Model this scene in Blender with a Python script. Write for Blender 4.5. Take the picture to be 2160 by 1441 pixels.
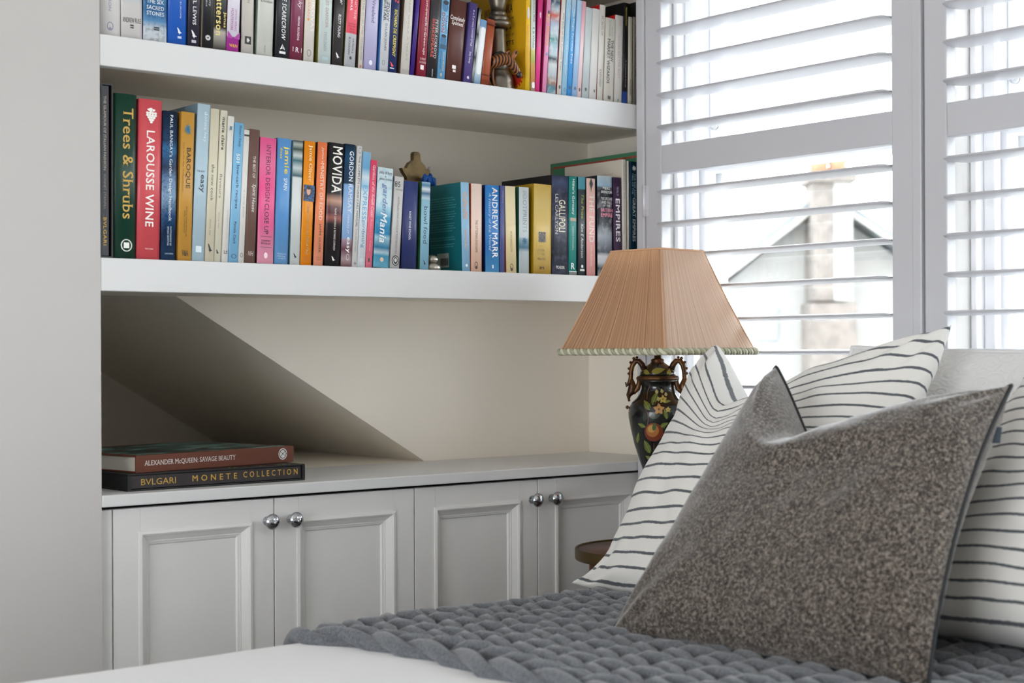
import bpy, bmesh, math, random
from mathutils import Vector, Matrix, noise as mnoise

for _o in list(bpy.data.objects):
    bpy.data.objects.remove(_o)
SC = bpy.context.scene
COL = SC.collection
R = math.radians

# ------------------------------------------------------------------ camera
cam_data = bpy.data.cameras.new('camera')
cam = bpy.data.objects.new('camera', cam_data)
COL.objects.link(cam)
cam_data.sensor_width = 36.0
cam_data.lens = 3323.0 / 2160.0 * 36.0
cam_data.shift_y = 25.0 / 2160.0
cam_data.clip_start = 0.05
cam_data.clip_end = 200
cam.matrix_world = (Matrix.Translation((-1.1429, -2.5059, 1.03)) @ Matrix.Rotation(R(50.86 - 90), 4, 'Z')
                    @ Matrix.Rotation(R(90), 4, 'X') @ Matrix.Rotation(-0.0046, 4, 'Z'))
cam_data.dof.use_dof = True
cam_data.dof.focus_distance = 3.05
cam_data.dof.aperture_fstop = 5.0
SC.camera = cam

SC.cycles.max_bounces = 6
SC.cycles.diffuse_bounces = 6
SC.cycles.glossy_bounces = 2
SC.cycles.transparent_max_bounces = 10
SC.cycles.adaptive_threshold = .15

# ------------------------------------------------------------------ world: a bright overcast sky
world = bpy.data.worlds.new('overcast_sky')
SC.world = world
world.use_nodes = True
_bg = world.node_tree.nodes['Background']
_bg.inputs['Color'].default_value = (0.93, 0.965, 1.0, 1)
_bg.inputs['Strength'].default_value = 6.2

# daylight portals in the window openings (they only guide the sampling of the sky)
def portal(name, loc, rot, sx, sy):
    l = bpy.data.lights.new(name, 'AREA')
    l.shape = 'RECTANGLE'; l.size = sx; l.size_y = sy
    l.cycles.is_portal = True
    o = bpy.data.objects.new(name, l); COL.objects.link(o)
    o.location = loc; o.rotation_euler = rot
    return o
portal('sky_portal_right', (1.52, -0.377, 1.52), (0, R(90), 0), 1.42, 0.70)
portal('sky_portal_right', (1.52, -1.14, 1.52), (0, R(90), 0), 1.42, 0.70)
portal('sky_portal_right', (1.52, -2.45, 1.52), (0, R(90), 0), 1.42, 1.5)
portal('sky_portal_left', (-3.36, -2.15, 1.0), (0, R(-90), 0), 1.9, 2.0)

SC.view_settings.view_transform = 'Standard'
SC.view_settings.look = 'None'
SC.view_settings.exposure = 0.38
SC.view_settings.gamma = 1.0
SC.view_settings.use_curve_mapping = False

# ------------------------------------------------------------------ materials
def lin(h):
    if not isinstance(h, str):
        return tuple(h) if len(h) == 4 else tuple(h) + (1,)
    h = h.lstrip('#')
    c = [int(h[i:i + 2], 16) / 255 for i in (0, 2, 4)]
    return tuple((x / 12.92 if x <= .04045 else ((x + .055) / 1.055) ** 2.4) for x in c) + (1,)
_MC = {}
def mat(name, col, rough=.5, metal=0., bump=None, vary=None, spec=.5, sheen=0., coat=0.):
    """bump=(scale,strength,distance)  vary=(scale,second colour,low,high)"""
    key = (name, str(col), rough, metal, bump, str(vary), spec, sheen, coat)
    if key in _MC: return _MC[key]
    m = bpy.data.materials.new(name); m.use_nodes = True
    nt = m.node_tree; N = nt.nodes; L = nt.links
    p = N['Principled BSDF']
    p.inputs['Base Color'].default_value = lin(col)
    p.inputs['Roughness'].default_value = rough
    p.inputs['Metallic'].default_value = metal
    p.inputs['Specular IOR Level'].default_value = spec
    if sheen:
        p.inputs['Sheen Weight'].default_value = sheen
        p.inputs['Sheen Roughness'].default_value = .5
    if coat: p.inputs['Coat Weight'].default_value = coat
    tc = N.new('ShaderNodeTexCoord')
    if vary:
        n = N.new('ShaderNodeTexNoise'); n.inputs['Scale'].default_value = vary[0]; n.inputs['Detail'].default_value = 6
        r = N.new('ShaderNodeMapRange'); r.inputs['From Min'].default_value = vary[2]; r.inputs['From Max'].default_value = vary[3]
        mx = N.new('ShaderNodeMix'); mx.data_type = 'RGBA'
        mx.inputs['A'].default_value = lin(col); mx.inputs['B'].default_value = lin(vary[1])
        L.new(tc.outputs['Object'], n.inputs['Vector']); L.new(n.outputs['Fac'], r.inputs['Value'])
        L.new(r.outputs['Result'], mx.inputs['Factor']); L.new(mx.outputs['Result'], p.inputs['Base Color'])
    if bump:
        n = N.new('ShaderNodeTexNoise'); n.inputs['Scale'].default_value = bump[0]; n.inputs['Detail'].default_value = 4
        b = N.new('ShaderNodeBump'); b.inputs['Strength'].default_value = bump[1]; b.inputs['Distance'].default_value = bump[2]
        L.new(tc.outputs['Object'], n.inputs['Vector']); L.new(n.outputs['Fac'], b.inputs['Height']); L.new(b.outputs['Normal'], p.inputs['Normal'])
    _MC[key] = m
    return m

M_WALL = mat('wall_paint', '#c3c0be', .62, bump=(180, .06, .002), vary=(1.5, '#c0bdba', .3, .7))  # darker than the niche paint, standing in for weaker light on the walls
M_NICHE = mat('niche_paint', '#f2ebdf', .6, bump=(180, .06, .002))
M_SHELF = mat('shelf_paint', '#dadada', .42, bump=(90, .03, .001))
M_CAB = mat('cabinet_paint', '#e2e1df', .42, bump=(110, .035, .001))
M_SHUT = mat('shutter_paint', '#c8c8cc', .36)
M_WIN = mat('window_paint', '#ececee', .4)
M_CEIL = mat('ceiling_paint', '#eeece8', .7)
M_CHROME = mat('chrome', '#b9bcc0', .12, 1.)
M_BLACK = mat('black_metal', '#1a1a1c', .4, .6)
M_FLOOR = mat('pale_carpet', '#d6d1ca', .95, bump=(600, .6, .003), vary=(300, '#c6c0b8', .35, .65))
def glass_mat():
    m = bpy.data.materials.new('window_glass'); m.use_nodes = True
    nt = m.node_tree; N = nt.nodes; L = nt.links
    N.remove(N['Principled BSDF'])
    t = N.new('ShaderNodeBsdfTransparent'); t.inputs['Color'].default_value = (.97, .985, .98, 1)
    g = N.new('ShaderNodeBsdfGlossy'); g.inputs['Roughness'].default_value = .03
    mx = N.new('ShaderNodeMixShader'); mx.inputs['Fac'].default_value = .05
    L.new(t.outputs[0], mx.inputs[1]); L.new(g.outputs[0], mx.inputs[2]); L.new(mx.outputs[0], N['Material Output'].inputs['Surface'])
    return m
M_GLASS = glass_mat()

# ------------------------------------------------------------------ object helpers
def link_mesh(name, me, parent=None, loc=None, rot=None):
    o = bpy.data.objects.new(name, me); COL.objects.link(o)
    if parent is not None: o.parent = parent
    if loc is not None: o.location = loc
    if rot is not None: o.rotation_euler = rot
    return o
def empty(name, loc=(0, 0, 0), rot=(0, 0, 0)):
    o = bpy.data.objects.new(name, None); o.empty_display_size = .05; COL.objects.link(o)
    o.location = loc; o.rotation_euler = rot
    return o
def tag(o, label=None, cat=None, group=None, kind=None):
    if label: o['label'] = label
    if cat: o['category'] = cat
    if group: o['group'] = group
    if kind: o['kind'] = kind
    return o
def structure(o, label=None):
    o['kind'] = 'structure'
    if label: o['label'] = label
    return o

class MB:
    """collects shapes, then builds ONE mesh object"""
    def __init__(s): s.v = []; s.f = []; s.mi = []; s.sm = []; s.uv = None
    def add(s, vs, fs, mi=0, smooth=False):
        b = len(s.v); s.v += [tuple(v) for v in vs]
        for f in fs:
            s.f.append(tuple(b + i for i in f)); s.mi.append(mi); s.sm.append(smooth)
        return s
    def box(s, lo, hi, mi=0, bev=0.):
        lo = list(lo); hi = list(hi)
        if bev <= 0:
            x0, y0, z0 = lo; x1, y1, z1 = hi
            vs = [(x0, y0, z0), (x1, y0, z0), (x1, y1, z0), (x0, y1, z0), (x0, y0, z1), (x1, y0, z1), (x1, y1, z1), (x0, y1, z1)]
            return s.add(vs, [(0, 3, 2, 1), (4, 5, 6, 7), (0, 1, 5, 4), (1, 2, 6, 5), (2, 3, 7, 6), (3, 0, 4, 7)], mi)
        bm = bmesh.new()
        bmesh.ops.create_cube(bm, size=1)
        for v in bm.verts:
            v.co = Vector([lo[i] if v.co[i] < 0 else hi[i] for i in range(3)])
        bmesh.ops.bevel(bm, geom=bm.edges[:], offset=bev, segments=2, profile=.5, affect='EDGES')
        bm.verts.index_update()
        s.add([v.co[:] for v in bm.verts], [[v.index for v in f.verts] for f in bm.faces], mi)
        bm.free(); return s
    def prism(s, poly, axis, a, b, mi=0):
        """poly: 2D points; axis 'y' -> (x,z) extruded along y, 'x' -> (y,z), 'z' -> (x,y)"""
        def P(p, t):
            return (p[0], t, p[1]) if axis == 'y' else (t, p[0], p[1]) if axis == 'x' else (p[0], p[1], t)
        n = len(poly)
        vs = [P(p, a) for p in poly] + [P(p, b) for p in poly]
        fs = [tuple(range(n)), tuple(range(2 * n - 1, n - 1, -1))]
        for i in range(n): fs.append((i, (i + 1) % n, n + (i + 1) % n, n + i)[::-1])
        return s.add(vs, fs, mi)
    def lathe(s, prof, n=32, c=(0, 0, 0), mi=0, smooth=True, sx=1., sy=1.):
        """prof: (r,z) pairs bottom to top around z"""
        vs = []; fs = []
        for r, z in prof:
            for k in range(n):
                a = 2 * math.pi * k / n
                vs.append((c[0] + r * sx * math.cos(a), c[1] + r * sy * math.sin(a), c[2] + z))
        for i in range(len(prof) - 1):
            for k in range(n):
                k2 = (k + 1) % n
                fs.append((i * n + k, i * n + k2, (i + 1) * n + k2, (i + 1) * n + k))
        fs.append(tuple(range(n))[::-1]); fs.append(tuple((len(prof) - 1) * n + k for k in range(n)))
        return s.add(vs, fs, mi, smooth)
    def tube(s, pts, rad, n=8, mi=0, smooth=True, closed=False, up=None):
        pts = [Vector(p) for p in pts]; m = len(pts)
        rads = rad if isinstance(rad, (list, tuple)) else [rad] * m
        vs = []; fs = []
        nrm = None
        for i in range(m):
            if closed: t = pts[(i + 1) % m] - pts[i - 1]
            else: t = pts[min(i + 1, m - 1)] - pts[max(i - 1, 0)]
            if t.length < 1e-9: t = Vector((0, 0, 1))
            t.normalize()
            if nrm is None:
                ref = Vector(up) if up else (Vector((0, 0, 1)) if abs(t.z) < .9 else Vector((1, 0, 0)))
                nrm = (ref - t * ref.dot(t)).normalized()
            else:
                nrm = nrm - t * nrm.dot(t)
                nrm = nrm.normalized() if nrm.length > 1e-6 else Vector((1, 0, 0))
            bn = t.cross(nrm)
            for k in range(n):
                a = 2 * math.pi * k / n
                vs.append(pts[i] + (nrm * math.cos(a) + bn * math.sin(a)) * rads[i])
        for i in range(m if closed else m - 1):
            j = (i + 1) % m
            for k in range(n):
                k2 = (k + 1) % n
                fs.append((i * n + k, i * n + k2, j * n + k2, j * n + k))
        if not closed:
            fs.append(tuple(range(n))[::-1]); fs.append(tuple((m - 1) * n + k for k in range(n)))
        return s.add(vs, fs, mi, smooth)
    def build(s, name, mats, parent=None, loc=None, rot=None):
        me = bpy.data.meshes.new(name)
        me.from_pydata(s.v, [], s.f)
        for m in (mats if isinstance(mats, (list, tuple)) else [mats]): me.materials.append(m)
        me.polygons.foreach_set('material_index', s.mi)
        me.polygons.foreach_set('use_smooth', s.sm)
        me.update()
        return link_mesh(name, me, parent, loc, rot)

def copy_tree(o, parent=None):
    c = o.copy(); COL.objects.link(c)
    if parent is not None: c.parent = parent
    for ch in list(o.children): copy_tree(ch, c)
    return c

# ------------------------------------------------------------------ lettering (built-in font turned into flat mesh print)
_TX = {}
def text_data(s, style):
    key = (s, style)
    if key in _TX: return _TX[key]
    cu = bpy.data.curves.new('lettering', 'FONT')
    cu.body = s; cu.size = 1; cu.resolution_u = 2
    cu.shear = .22 if 'i' in style else 0
    cu.space_character = 1.06 if 'b' in style else 1.0
    ob = bpy.data.objects.new('lettering', cu)
    me = bpy.data.meshes.new_from_object(ob)
    vs = [v.co[:2] for v in me.vertices]; fs = [tuple(p.vertices) for p in me.polygons]
    if 's' in style:                         # bracket-less serifs on the flat ends of the stems
        cnt = {}
        for f in fs:
            for i in range(len(f)):
                e = (f[i], f[(i + 1) % len(f)]); cnt.setdefault(tuple(sorted(e)), []).append(e)
        for k_, es in cnt.items():
            if len(es) != 1: continue
            (x0, y0), (x1, y1) = vs[es[0][0]], vs[es[0][1]]
            if abs(y0 - y1) < .003 and .03 < abs(x0 - x1) < .16:
                d = 1 if x1 > x0 else -1      # interior lies to the left of a counter-clockwise edge
                a, b = min(x0, x1) - .05, max(x0, x1) + .05; n0 = len(vs)
                vs += [(a, y0), (b, y0), (b, y0 + d * .032), (a, y0 + d * .032)]; fs.append((n0, n0 + 1, n0 + 2, n0 + 3))
    bpy.data.objects.remove(ob); bpy.data.curves.remove(cu); bpy.data.meshes.remove(me)
    if not vs: vs = [(0, 0), (1, 0), (1, 1)]; fs = [(0, 1, 2)]
    k = .022 if 'b' in style else .010 if 's' in style else 0
    if k:                                    # heavier weight: the same outline set again with a slight shift
        v0, f0 = vs[:], fs[:]
        for sx, sy in ((k, 0), (0, k), (k, k)):
            n0 = len(vs); vs = vs + [(x + sx, y + sy) for x, y in v0]; fs = fs + [tuple(i + n0 for i in f) for f in f0]
    x0 = min(v[0] for v in vs); x1 = max(v[0] for v in vs); y0 = min(v[1] for v in vs); y1 = max(v[1] for v in vs)
    vs = [((v[0] - x0) / (x1 - x0), (v[1] - y0) / max(y1 - y0, 1e-6)) for v in vs]
    _TX[key] = (vs, fs, (x1 - x0) / max(y1 - y0, 1e-6))
    return _TX[key]
def lettering(s, style, fn, material, parent, name='title_lettering'):
    """fn maps normalised (a along reading direction, b up the letters) to local 3D"""
    vs, fs, _ = text_data(s, style)
    o0, o1, o2 = Vector(fn(0, 0)), Vector(fn(1, 0)), Vector(fn(0, 1))
    nr = (o1 - o0).cross(o2 - o0).normalized()          # towards the reader
    cp = 4 if ('b' in style or 's' in style) else 1
    n1 = max(len(vs) // cp, 1)
    mb = MB(); mb.add([Vector(fn(a, b)) + nr * (.00003 * (i // n1)) for i, (a, b) in enumerate(vs)], fs)
    return mb.build(name, material, parent)
def ink(c): return mat('print_ink', c, .45)
# ================================================================== THE ROOM SHELL
NB = .325      # niche back wall
NW = 1.40      # niche right wall
def shell(name, mb, m, label): return structure(mb.build(name, m), label)
shell('floor', MB().box((-3.4, -4.8, -.06), (1.5, 1.4, 0)), M_FLOOR, 'pale carpeted floor of the bedroom')
shell('ceiling', MB().box((-3.4, -4.8, 2.6), (1.5, 1.4, 2.68)), M_CEIL, 'white bedroom ceiling')
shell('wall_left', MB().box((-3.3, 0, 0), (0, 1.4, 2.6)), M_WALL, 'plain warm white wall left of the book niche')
shell('wall_back', MB().box((0, NB, 1.146), (NW, NB + .03, 2.6)), M_NICHE, 'back wall of the book niche')
SL0 = (.3057, 1.1464); SL1 = (.9091, .7925)
_k = (SL1[1] - SL0[1]) / (SL1[0] - SL0[0])
shell('wall_slope', MB().prism([SL0, (SL1[0], .7925), (NW, .7925), (NW, 1.1464)], 'y', NB, 1.27), M_NICHE,
      'cream wall under the lower shelf with a slanting edge over the dark recess')
shell('wall_slope', MB().prism([(0, SL0[1] - SL0[0] * _k), SL0, (NW, SL0[1]), (NW, 1.6), (0, 1.6)], 'y', NB + .03, 1.27), M_NICHE,
      'slanting soffit that continues up behind the lower shelf')
shell('wall_recess', MB().box((0, 1.27, 0), (NW, 1.4, 2.6)), M_NICHE, 'far wall of the recess under the slanting soffit')
shell('wall_niche_right', MB().box((NW, .0, 0), (NW + .1, 1.4, 2.6)), M_NICHE, 'right side wall of the book niche')
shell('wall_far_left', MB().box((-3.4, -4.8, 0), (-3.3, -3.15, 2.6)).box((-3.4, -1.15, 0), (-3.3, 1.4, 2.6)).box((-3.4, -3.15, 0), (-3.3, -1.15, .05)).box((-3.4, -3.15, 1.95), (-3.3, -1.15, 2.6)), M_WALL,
      'bedroom wall at the foot of the bed with an opening added to let in fill light')  # unseen opening, added low so that daylight reaches under the shelves
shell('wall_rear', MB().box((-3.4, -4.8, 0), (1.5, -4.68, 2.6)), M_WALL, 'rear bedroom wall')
# window wall
WX0, WX1 = 1.285, 1.50
WIN = [(-.035, -.72), (-.798, -1.483), (-1.72, -3.18)]
WZ0, WZ1 = .82, 2.22
ww = MB()
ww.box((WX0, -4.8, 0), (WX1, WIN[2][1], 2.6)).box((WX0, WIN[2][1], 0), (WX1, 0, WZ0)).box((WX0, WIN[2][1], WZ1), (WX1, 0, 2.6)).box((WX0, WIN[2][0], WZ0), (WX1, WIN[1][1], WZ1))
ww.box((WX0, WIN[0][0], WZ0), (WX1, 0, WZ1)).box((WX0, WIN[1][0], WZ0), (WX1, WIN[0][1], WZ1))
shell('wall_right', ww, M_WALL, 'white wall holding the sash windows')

def window(n, ya, yb):
    w = structure(empty('window_%d' % n, (0, 0, WZ0)), 'white double-hung sash window %s' % {1: 'behind the shutter next to the lamp', 2: 'behind the shutter at the picture edge', 3: 'added out of view along the bed for more daylight, without a shutter'}[n])
    H = WZ1 - WZ0
    def fr(x0, x1, t, z0, z1, y0, y1, bottom=None, top=None):
        m = MB(); b = .003
        m.box((x0, y0 - t, z0), (x1, y0, z1), 0, b).box((x0, y1, z0), (x1, y1 + t, z1), 0, b)
        m.box((x0, y1 + t, z0), (x1, y0 - t, z0 + (bottom or t)), 0, b).box((x0, y1 + t, z1 - (top or t)), (x1, y0 - t, z1), 0, b)
        return m
    m = fr(1.33, 1.49, .014, 0, H, ya, yb); m.build('window_frame', M_WIN, w)
    m = fr(1.352, 1.372, .024, .014, H - .014, ya - .014, yb + .014); m.build('staff_bead', M_WIN, w)
    zm = 1.447 - WZ0
    # upper sash (outer track), lower sash (inner track)
    s1 = fr(1.43, 1.465, .036, zm - .02, H - .014, ya - .014, yb + .014, .04).build('upper_sash', M_WIN, w)
    MB().box((1.446, yb + .05, zm + .02), (1.449, ya - .05, H - .05)).build('pane', M_GLASS, s1)
    s2 = fr(1.385, 1.42, .03, .014, zm + .02, ya - .014, yb + .014, .07, .04).build('lower_sash', M_WIN, w)
    MB().box((1.401, yb + .044, .084), (1.404, ya - .044, zm - .02)).build('pane', M_GLASS, s2)
    for yy, sg in ((ya - .014, -1), (yb + .014, 1)):
        h = MB(); ho = [(0, 0), (.036, 0), (.034, -.02), (.022, -.045), (.026, -.062), (.012, -.085), (0, -.09)]
        h.prism([(yy + sg * p[0], zm - .02 + p[1]) for p in ho], 'x', 1.432, 1.463); h.build('sash_horn', M_WIN, s1)
    k = MB(); k.tube([(1.43, ya - .032, 1.535 - WZ0), (1.422, ya - .032, 1.535 - WZ0)], .009, 16); k.tube([(1.424, ya - .032, 1.535 - WZ0), (1.417, ya - .032, 1.535 - WZ0)], .004, 12)
    k.build('sash_stop', mat('sash_stop_metal', '#c9cacc', .35, .5), w)
    MB().box((1.25, yb - .0, -.03), (1.35, ya, 0)).build('window_sill', M_WIN, w)
    return w
window(1, *WIN[0]); window(2, *WIN[1]); window(3, *WIN[2])  # the third window is unseen, added to bring more light from the right

# ================================================================== SHUTTERS
sf = empty('shutter_frame', (WX0, 0, .74))
tag(sf, 'white outer frame around the two louvred window shutters', 'frame')
for nm, lo, hi in (('frame_post', (1.246, -.028, .0), (WX0, -.004, 1.54)), ('frame_post', (1.246, -1.54, 0), (WX0, -1.516, 1.54)),
                   ('frame_rail', (1.246, -1.516, 1.516), (WX0, -.028, 1.54)), ('frame_rail', (1.246, -1.516, 0), (WX0, -.028, .024))):
    MB().box((lo[0] - WX0, lo[1], lo[2]), (hi[0] - WX0, hi[1], hi[2]), 0, .003).build(nm, M_SHUT, sf)
# a moulded step on the wall side of the left post
MB().box((-.02, -.004, 0), (.0, .0, 1.54), 0, .001).build('frame_lip', M_SHUT, sf)

def blade_mesh(L):
    m = MB(); n = 20; half = .043; th = .0052
    ys = [0, .004, .012, .022, L - .022, L - .012, L - .004, L]
    sc = [(.52, .35), (.74, .8), (.93, 1), (1, 1), (1, 1), (.93, 1), (.74, .8), (.52, .35)]
    vs = []; fs = []
    for y, (a, b) in zip(ys, sc):
        for k in range(n):
            t = 2 * math.pi * k / n
            cx = math.copysign(abs(math.cos(t)) ** .85, math.cos(t))
            vs.append((half * a * cx, -y, th * b * math.sin(t)))
    for i in range(len(ys) - 1):
        for k in range(n):
            k2 = (k + 1) % n
            fs.append((i * n + k, i * n + k2, (i + 1) * n + k2, (i + 1) * n + k))
    fs.append(tuple(range(n))); fs.append(tuple((len(ys) - 1) * n + k for k in range(n))[::-1])
    m.add(vs, fs, 0, True)
    return m
def shutter(y0, y1, label, hinges, astragal):
    s = empty('plantation_shutter', (1.25, y0, .77)); tag(s, label, 'shutter', 'white louvred shutters at the window')
    W = y0 - y1; H = 1.48; st = .048; T = .027
    MB().box((0, -st, 0), (T, 0, H), 0, .002).build('stile', M_SHUT, s)
    MB().box((0, -W, 0), (T, -W + st, H), 0, .002).build('stile', M_SHUT, s)
    z = lambda w: w - .77
    for a, b in ((0, .08), (z(1.416), z(1.477)), (H - .09, H)):
        MB().box((.001, -W + st, a), (T - .001, -st, b), 0, .002).build('rail', M_SHUT, s)
    if astragal:
        MB().box((-.004, -W - .020, 0), (.018, -W, H), 0, .002).build('astragal', M_SHUT, s)
    zs = [1.3747 - .069 * k for k in range(0, 8)] + [1.5132 + .069 * k for k in range(0, 10)]
    L = W - 2 * st - .002
    first = None
    for zz in zs:
        if first is None:
            first = blade_mesh(L).build('louvre', M_SHUT, s, (T / 2, -st - .001, z(zz)))
        else:
            link_mesh('louvre', first.data, s, (T / 2, -st - .001, z(zz)))
    for hz in hinges:
        hb = MB(); hb.tube([(-.004, .001, z(hz) - .034), (-.004, .001, z(hz) + .034)], .0045, 10)
        hb.box((-.002, -.012, z(hz) - .033), (.0, .0, z(hz) + .033)); hb.build('hinge', mat('hinge_white', '#dcdce2', .3, .2), s)
    return s
shutter(-.0295, -.7325, 'white louvred shutter beside the bookshelf, behind the table lamp', (1.36, 1.95), True)
shutter(-.7570, -1.512, 'white louvred shutter at the right, cut off by the picture edge', (), False)

# ================================================================== BUILT-IN SHELVES, WORKTOP, CABINETS
def shelf(z0, z1, zu, label):
    s = empty('wall_shelf', (0, 0, z0)); tag(s, label, 'shelf', 'built-in white bookshelves')
    MB().box((.0005, .001, 0), (NW, .022, z1 - z0), 0, .0015).build('front_edge', M_SHELF, s)
    MB().box((.0005, .022, zu - z0), (NW, NB, z1 - z0 - .0005)).build('shelf_board', M_NICHE, s)
    return s
shelf(1.139, 1.1955, 1.146, 'lower thick white bookshelf over the slanting recess')
shelf(1.521, 1.5745, 1.5345, 'upper thick white bookshelf under the row with the chess piece')
shelf(1.846, 1.90, 1.860, 'topmost white bookshelf, only its dark underside showing')
wt = empty('worktop', (0, 0, .772)); tag(wt, 'long white worktop over the panelled cabinet doors', 'worktop')
MB().box((.0005, -.002, 0), (NW, NB, .0205), 0, .002).build('top_board', M_SHELF, wt)
MB().box((.0005, NB, 0), (NW, 1.27, .0204)).build('recess_board', M_NICHE, wt)

def door_parts(parent, x0, x1, z0, z1, knob_x, kz, name='door'):
    d = MB(); T = .02
    st = .050; sr = .045
    # moulding outline
    mx0, mx1, mz0, mz1 = x0 + st, x1 - st, z0 + .05, z1 - sr
    Y = 0.0
    rings = [(0, 0, T), (.0, .0, 0.0008), (.0008, .0008, 0)]
    # door frame as four boards
    d.box((x0, Y, z0), (mx0, Y + T, z1), 0, .0008).box((mx1, Y, z0), (x1, Y + T, z1), 0, .0008)
    d.box((mx0, Y, z0), (mx1, Y + T, mz0), 0, .0).box((mx0, Y, mz1), (mx1, Y + T, z1), 0, .0)
    dr = d.build(name, M_CAB, parent)
    # applied moulding with mitred corners: profile (inset, y)
    prof = [(-.004, 0.), (-.004, -.0035), (.001, -.0045), (.004, -.0025), (.005, -.0005), (.014, .0065), (.016, .0065), (.016, .009), (.020, .0095), (.0225, .0125)]
    m = MB(); vs = []; fs = []
    for ins, y in prof:
        vs += [(mx0 + ins, y, mz0 + ins), (mx1 - ins, y, mz0 + ins), (mx1 - ins, y, mz1 - ins), (mx0 + ins, y, mz1 - ins)]
    for i in range(len(prof) - 1):
        for k in range(4):
            fs.append((i * 4 + k, i * 4 + (k + 1) % 4, (i + 1) * 4 + (k + 1) % 4, (i + 1) * 4 + k))
    m.add(vs, fs); m.build('moulding', M_CAB, dr)
    MB().box((mx0 + .0205, .0125, mz0 + .0205), (mx1 - .0205, .018, mz1 - .0205)).build('panel', M_CAB, dr)
    k = MB(); prof = [(.0085, 0), (.0085, .0015), (.0055, .004), (.0052, .010), (.0075, .0125), (.0095, .0135), (.0095, .0148), (.013, .017), (.0145, .0195), (.0145, .0215), (.0132, .023), (.0125, .0237), (.0105, .0262), (.006, .0282), (.0, .029)]
    k.lathe(prof, 28)
    k.v = [(x + knob_x, -z, y + kz) for x, y, z in k.v]
    k.build('knob', M_CHROME, dr)
    return dr
DE = [.0253, .3421, .6581, .9738, 1.2896]
g = .0013
for i, (lab, kx) in enumerate((('white panelled cabinet at the left under the stacked art books', (.3267, .3768)), ('white panelled cabinet beside the lamp, partly behind the pillows', (.9579, 1.0112)))):
    c = empty('cabinet', (0, .012, 0)); tag(c, lab, 'cabinet', 'built-in cabinets under the worktop')
    xa, xb = (0.001, DE[2]) if i == 0 else (DE[2] + .0005, NW - .001)
    MB().box((xa, .0225, .08), (xb, .30, .757)).build('body', mat('cabinet_inside', '#3b3a38', .7), c)
    MB().box((xa, .05, 0), (xb, .07, .08)).build('plinth', M_CAB, c)
    if i == 0: MB().box((.001, .0, .08), (DE[0] - g, .02, .766), 0, .0008).build('filler_strip', M_CAB, c)
    else: MB().box((DE[4] + g, .0, .08), (NW - .001, .02, .766), 0, .0008).build('filler_strip', M_CAB, c)
    for j in range(2):
        door_parts(c, DE[2 * i + j] + g, DE[2 * i + j + 1] - g, .085, .766, kx[j], .7255)
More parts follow.
